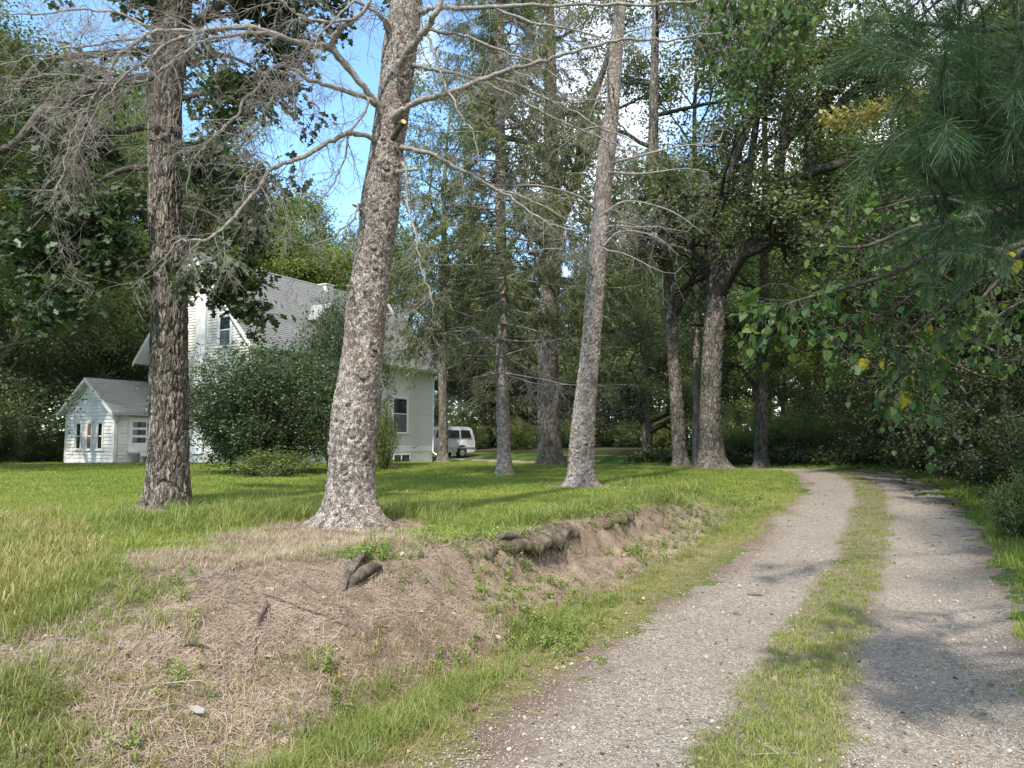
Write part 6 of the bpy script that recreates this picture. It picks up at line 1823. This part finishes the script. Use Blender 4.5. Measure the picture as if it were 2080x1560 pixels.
# dry straw, needles, leaves, sticks on the bare soil
put('straw_grass', 130000, 3.2, 13, lambda x, y, so_, u, dr, ty, tx: so_ * (.06 + .94 * sm(1.0, 1.35, u) * (ty < 6.6)) * (.4 + .6 * patchy(x, y, 1.7, 95, -.2, .3)), [grass_clump(rv, 16, .11, .06, .003, 1.1) for _ in range(5)], M_STRAW, .45, 1.1, 1.7)
put('needle_litter', 100000, 3.0, 16, lambda x, y, so_, u, dr, ty, tx: so_ * (.25 + .75 * patchy(x, y, 1.3, 97, -.3, .3)), [needle_heap(rv, 16, .09, .05) for _ in range(6)], M_LITTER, .5, 1.2, 1.8, .06, nrm=True)
put('driveway_litter', 26000, 3.2, 26, lambda x, y, so_, u, dr, ty, tx: road_in(dr, 1.9) * (.12 + .8 * sm(.9, 1.6, np.abs(dr)) * patchy(x, y, .9, 99, -.1, .4)), [needle_heap(rv, 14, .07, .08) for _ in range(5)], M_LITTER, .6, 1.3, 1.5, .03)
put('fallen_leaves', 14000, 2.8, 22, lambda x, y, so_, u, dr, ty, tx: np.clip(.75 * so_ * patchy(x, y, 1.1, 103, -.2, .4) + .10 * road_in(dr, 1.9) + .10 + .5 * sm(-1.5, -3, tx) * (u < .6) * (ty < 4.5), 0, 1), [dryleaf(rv) for _ in range(7)], M_DRYLEAF, .018, .048, 1.7, .45, lift=.008, nrm=True)
put('dead_sticks', 5000, 3.0, 16, lambda x, y, so_, u, dr, ty, tx: np.clip(.5 * so_ + .05 * road_in(dr), 0, 1), [twig_mesh(rv, .24, .0024) for _ in range(6)], M_STICK, .4, 1.5, 1.7, .06, nrm=True)
# loose stones of the gravel
put('gravel_stones', 120000, 3.0, 13, lambda x, y, so_, u, dr, ty, tx: (1 - sm(1.25, 1.6, np.abs(dr + .2 * fbm(x, y, seed=105)))) * (1 - .75 * med_w(x, y, so_, u, dr, ty, tx)), [stone(rv) for _ in range(8)], M_STONE, .0025, .0075, 2.0, .3, lift=.008)
put('gravel_stones', 1500, 3.0, 13, lambda x, y, so_, u, dr, ty, tx: (1 - sm(1.3, 1.6, np.abs(dr))), [stone(rv) for _ in range(8)], M_STONE, .012, .02, 2.0, .3, lift=.010)
put('soil_crumbs', 70000, 3.2, 11, lambda x, y, so_, u, dr, ty, tx: so_ * (u < 1.1), [stone(rv) for _ in range(6)], M_LITTER, .004, .014, 1.9, .3, lift=.002)

# ------------------------------------------------------------------ single things on the bank and the driveway
# sod ledge that overhangs the eroded face, with rootlets hanging from it
def sod_ledge(label, t0, t1, seed, reach=.24):
    rng = np.random.default_rng(seed)
    k = np.where((TOE[:, 1] > t0) & (TOE[:, 1] < t1))[0]
    T_ = spline(TOE[k], 90); N_ = spline(TOEN[k], 90); N_ /= np.linalg.norm(N_, axis=1, keepdims=True)
    s = np.linspace(0, 1, 90); fade = np.sin(np.pi * s) ** .4
    inner = T_[:, :2] + N_ * (T_[:, 2:3] * .98)
    out_u = T_[:, 2] * .80 - fade * (reach * (.55 + .6 * fbm(s * 9, s * 0, seed=seed)) + .05 * fbm(s * 40, s * 0, seed=seed + 1))
    outer = T_[:, :2] + N_ * out_u[:, None]
    zi = gz(inner[:, 0], inner[:, 1]); zo = np.minimum(zi - .03, zi - .06 + .04 * fbm(s * 12, s * 0, seed=seed + 2)) - .05 * (1 - fade)
    rows = []
    for j in range(7):
        f = j / 6
        p = inner * (1 - f) + outer * f
        z = zi * (1 - f) + zo * f + .015 + .02 * np.sin(np.pi * f) + .012 * fbm(p[:, 0] * 14, p[:, 1] * 14, seed=seed + 3)
        rows.append(np.column_stack([p, z]))
    for dz, back in ((.05, -.005), (.085, .03), (.08, .14), (.0, .3)):
        p = outer + N_ * back
        rows.append(np.column_stack([p, zo - dz - .02 * np.abs(fbm(p[:, 0] * 11, p[:, 1] * 11, seed=seed + 4))]))
    V = np.stack(rows, 1)
    i = np.arange(V.shape[0] * V.shape[1]).reshape(V.shape[:2])
    q = np.stack([i[:-1, :-1], i[:-1, 1:], i[1:, 1:], i[1:, :-1]], -1).reshape(-1, 4)
    m0 = V[45, 6]
    o = thing('sod_ledge', label, 'sod ledge', tuple(m0))
    me = mesh('turf', V.reshape(-1, 3) - m0, [q], None, None, True)
    add('turf', me, M_LEDGE, o)
    T2 = Tubes()
    for n in range(120):
        a = rng.integers(6, 84)
        p = V[a, 7] + np.array([*(N_[a] * rng.uniform(-.01, .1)), -.0])
        b, br = grow(rng, p, (*(-N_[a] * rng.uniform(-.2, .5)), -1), rng.uniform(.05, .26), .0035, .001, 5, .25, -.05)
        T2.add(b - m0, br, 4)
    tag(T2.build('rootlets', M_ROOT, o), kind='stuff')
    return V
M_ROOT = bark_mat('weathered_root', (.06, .048, .038), (.17, .135, .105), (.33, .27, .21), (5, 5, 5), .9, None, 40)
M_LEDGE = bark_mat('turf_edge_soil', (.07, .055, .035), (.16, .125, .085), (.28, .23, .16), (6, 6, 6), .9, (.10, .12, .035), 40)
sod_ledge('dark overhanging sod ledge with hanging rootlets along the eroded bank face', 6.35, 8.5, 601)
sod_ledge('smaller sod ledge farther along the bank below the slim spruce', 8.7, 10.4, 607, .18)
def root_piece(name, label, pts, sides, mt, cat='root', ribs=.18, seed=1):
    """Weathered root wood: a twisted ribbed tube through control points (x, y, z, r)."""
    rng = np.random.default_rng(seed)
    dl = spline(pts, 10 * len(pts))
    o = thing(name, label, cat, tuple(dl[0, :3]))
    K, n = len(dl), sides
    T = norm(np.gradient(dl[:, :3], axis=0))
    A = norm(np.cross(T, [0, 0, 1.0])); B = np.cross(T, A)
    th = np.arange(n) * 2 * np.pi / n
    s = np.linspace(0, 1, K)[:, None]
    R = dl[:, 3:4] * (1 + ribs * fbm(np.cos(th)[None] * 3 + s * 2, np.sin(th)[None] * 3, s * 6 + 0 * th[None], seed=seed) + .12 * np.sin(th * 3 + s * 4) + .22 * fbm(np.cos(th)[None] * 7 + 0 * s, np.sin(th)[None] * 7 + 0 * s, s * 22 + 0 * th[None], seed=seed + 1))
    V = dl[:, None, :3] + R[..., None] * (np.cos(th)[None, :, None] * A[:, None] + np.sin(th)[None, :, None] * B[:, None])
    i = np.arange(K * n).reshape(K, n)
    q = np.stack([i[:-1], np.roll(i, -1, 1)[:-1], np.roll(i, -1, 1)[1:], i[1:]], -1).reshape(-1, 4)
    V = V.reshape(-1, 3)
    caps = [i[0][::-1][None], i[-1][None]]
    add('wood', mesh('wood', V - np.array(o.location), [q] + caps, None, None, True), mt, o)
    return o
def gp(px, py, up=0.0, r=.02):
    g = G(px, py)
    return (g[0], g[1], g[2] + up, r)
root_piece('dead_root', 'forked grey dead root upright arm sticking out of the bare soil below the spruce', [gp(690, 1215, -.03, .016), gp(697, 1196, .03, .024), gp(713, 1176, .06, .03), gp(733, 1152, .08, .028), gp(742, 1146, .07, .016)], 12, M_ROOT, 'root', .25, 3)
root_piece('dead_root', 'short thick split root lying against the forked grey root', [gp(706, 1196, .0, .018), gp(722, 1192, .05, .038), gp(745, 1180, .07, .042), gp(765, 1168, .05, .034), gp(774, 1158, .02, .014)], 12, M_ROOT, 'root', .3, 5)
root_piece('fallen_stick', 'long thin dark stick lying across the bare soil', [gp(538, 1212, .010, .004), gp(580, 1229, .014, .005), gp(630, 1246, .015, .0065), gp(680, 1270, .012, .0055), gp(726, 1284, .006, .003)], 7, M_LIMB, 'stick', .15, 7)
root_piece('bare_root', 'curved thin root hanging down the middle of the soil face', [gp(542, 1232, .03, .010), gp(538, 1250, .035, .012), gp(528, 1268, .03, .010), gp(520, 1282, .0, .006)], 8, M_ROOT, 'root', .2, 9)
root_piece('bare_root', 'dark root edge under the sod overhang beside the weeds', [gp(1000, 1098, .0, .02), gp(1020, 1100, .05, .032), gp(1060, 1103, .05, .030), gp(1085, 1112, .03, .02)], 10, M_ROOT, 'root', .35, 11)
root_piece('bare_root', 'mossy stump knuckle poking out of the bank below the slim spruce', [gp(1138, 1118, -.02, .03), gp(1140, 1105, .05, .05), gp(1152, 1094, .07, .045), gp(1168, 1090, .03, .02)], 12, M_ROOT, 'root', .35, 13)
root_piece('bare_root', 'fine rootlet trailing down the lower soil face', [gp(520, 1300, .012, .005), gp(518, 1330, .014, .006), gp(519, 1352, .008, .003)], 6, M_ROOT, 'root', .2, 15)
root_piece('bare_root', 'dead grass root tangle lying low on the soil', [gp(370, 1318, .012, .006), gp(395, 1316, .02, .009), gp(425, 1322, .012, .005)], 6, M_ROOT, 'root', .2, 17)
root_piece('fallen_stick', 'short brown stick lying on the gravel of the nearer wheel track', [gp(1518, 1211, .012, .012), gp(1535, 1212, .014, .014), gp(1551, 1213, .012, .010)], 8, M_ROOT, 'stick', .2, 19)
g = G(397, 1446)
chip = thing('wood_chip', 'pale split wood chip lying on the bare soil near the grass tufts', 'wood chip', tuple(g), math.radians(-38))
MB().prism([(-.085, -.018), (.05, -.024), (.085, .0), (.06, .02), (-.07, .022)], 2, .005, .024).build('wood', plain('pale_wood', (.30, .265, .23), .8, .2, .2, 30, .3), chip, .004)
def cone(label, px, py, rz):
    g = G(px, py)
    o = thing('pine_cone', label, 'pine cone', (g[0], g[1], g[2] + .018), rz)
    V, F_ = [], []
    for k in range(60):
        t = k / 60; a = k * 2.4; r = .019 * math.sin(math.pi * min(1, t * .92 + .08)) + .003
        x = -.05 + .1 * t
        c, s = math.cos(a), math.sin(a)
        w = .009
        b = len(V)
        V += [(x, r * .5 * c, r * .5 * s), (x + .004, r * c - w * s, r * s + w * c), (x + .011, r * 1.12 * c, r * 1.12 * s), (x + .004, r * c + w * s, r * s - w * c)]
        F_.append((b, b + 1, b + 2, b + 3))
    add('scales', mesh('scales', V, [np.array(F_)]), M_CONE, o)
    MB().tube([(-.05, 0, 0), (-.02, 0, 0), (.03, 0, 0), (.05, 0, 0)], [.006, .014, .012, .004], 8).build('core', M_CONE, o)
M_CONE = plain('cone_scales', (.16, .10, .07), .8, .2, .35, 60)
cone('brown pine cone on the gravel just beyond the long grass at the bank foot', 955, 1447, .6)
cone('pine cone lying in the middle of the nearer wheel track', 1498, 1251, 2.0)
cone('pine cone farther up the nearer wheel track', 1566, 1156, 1.1)
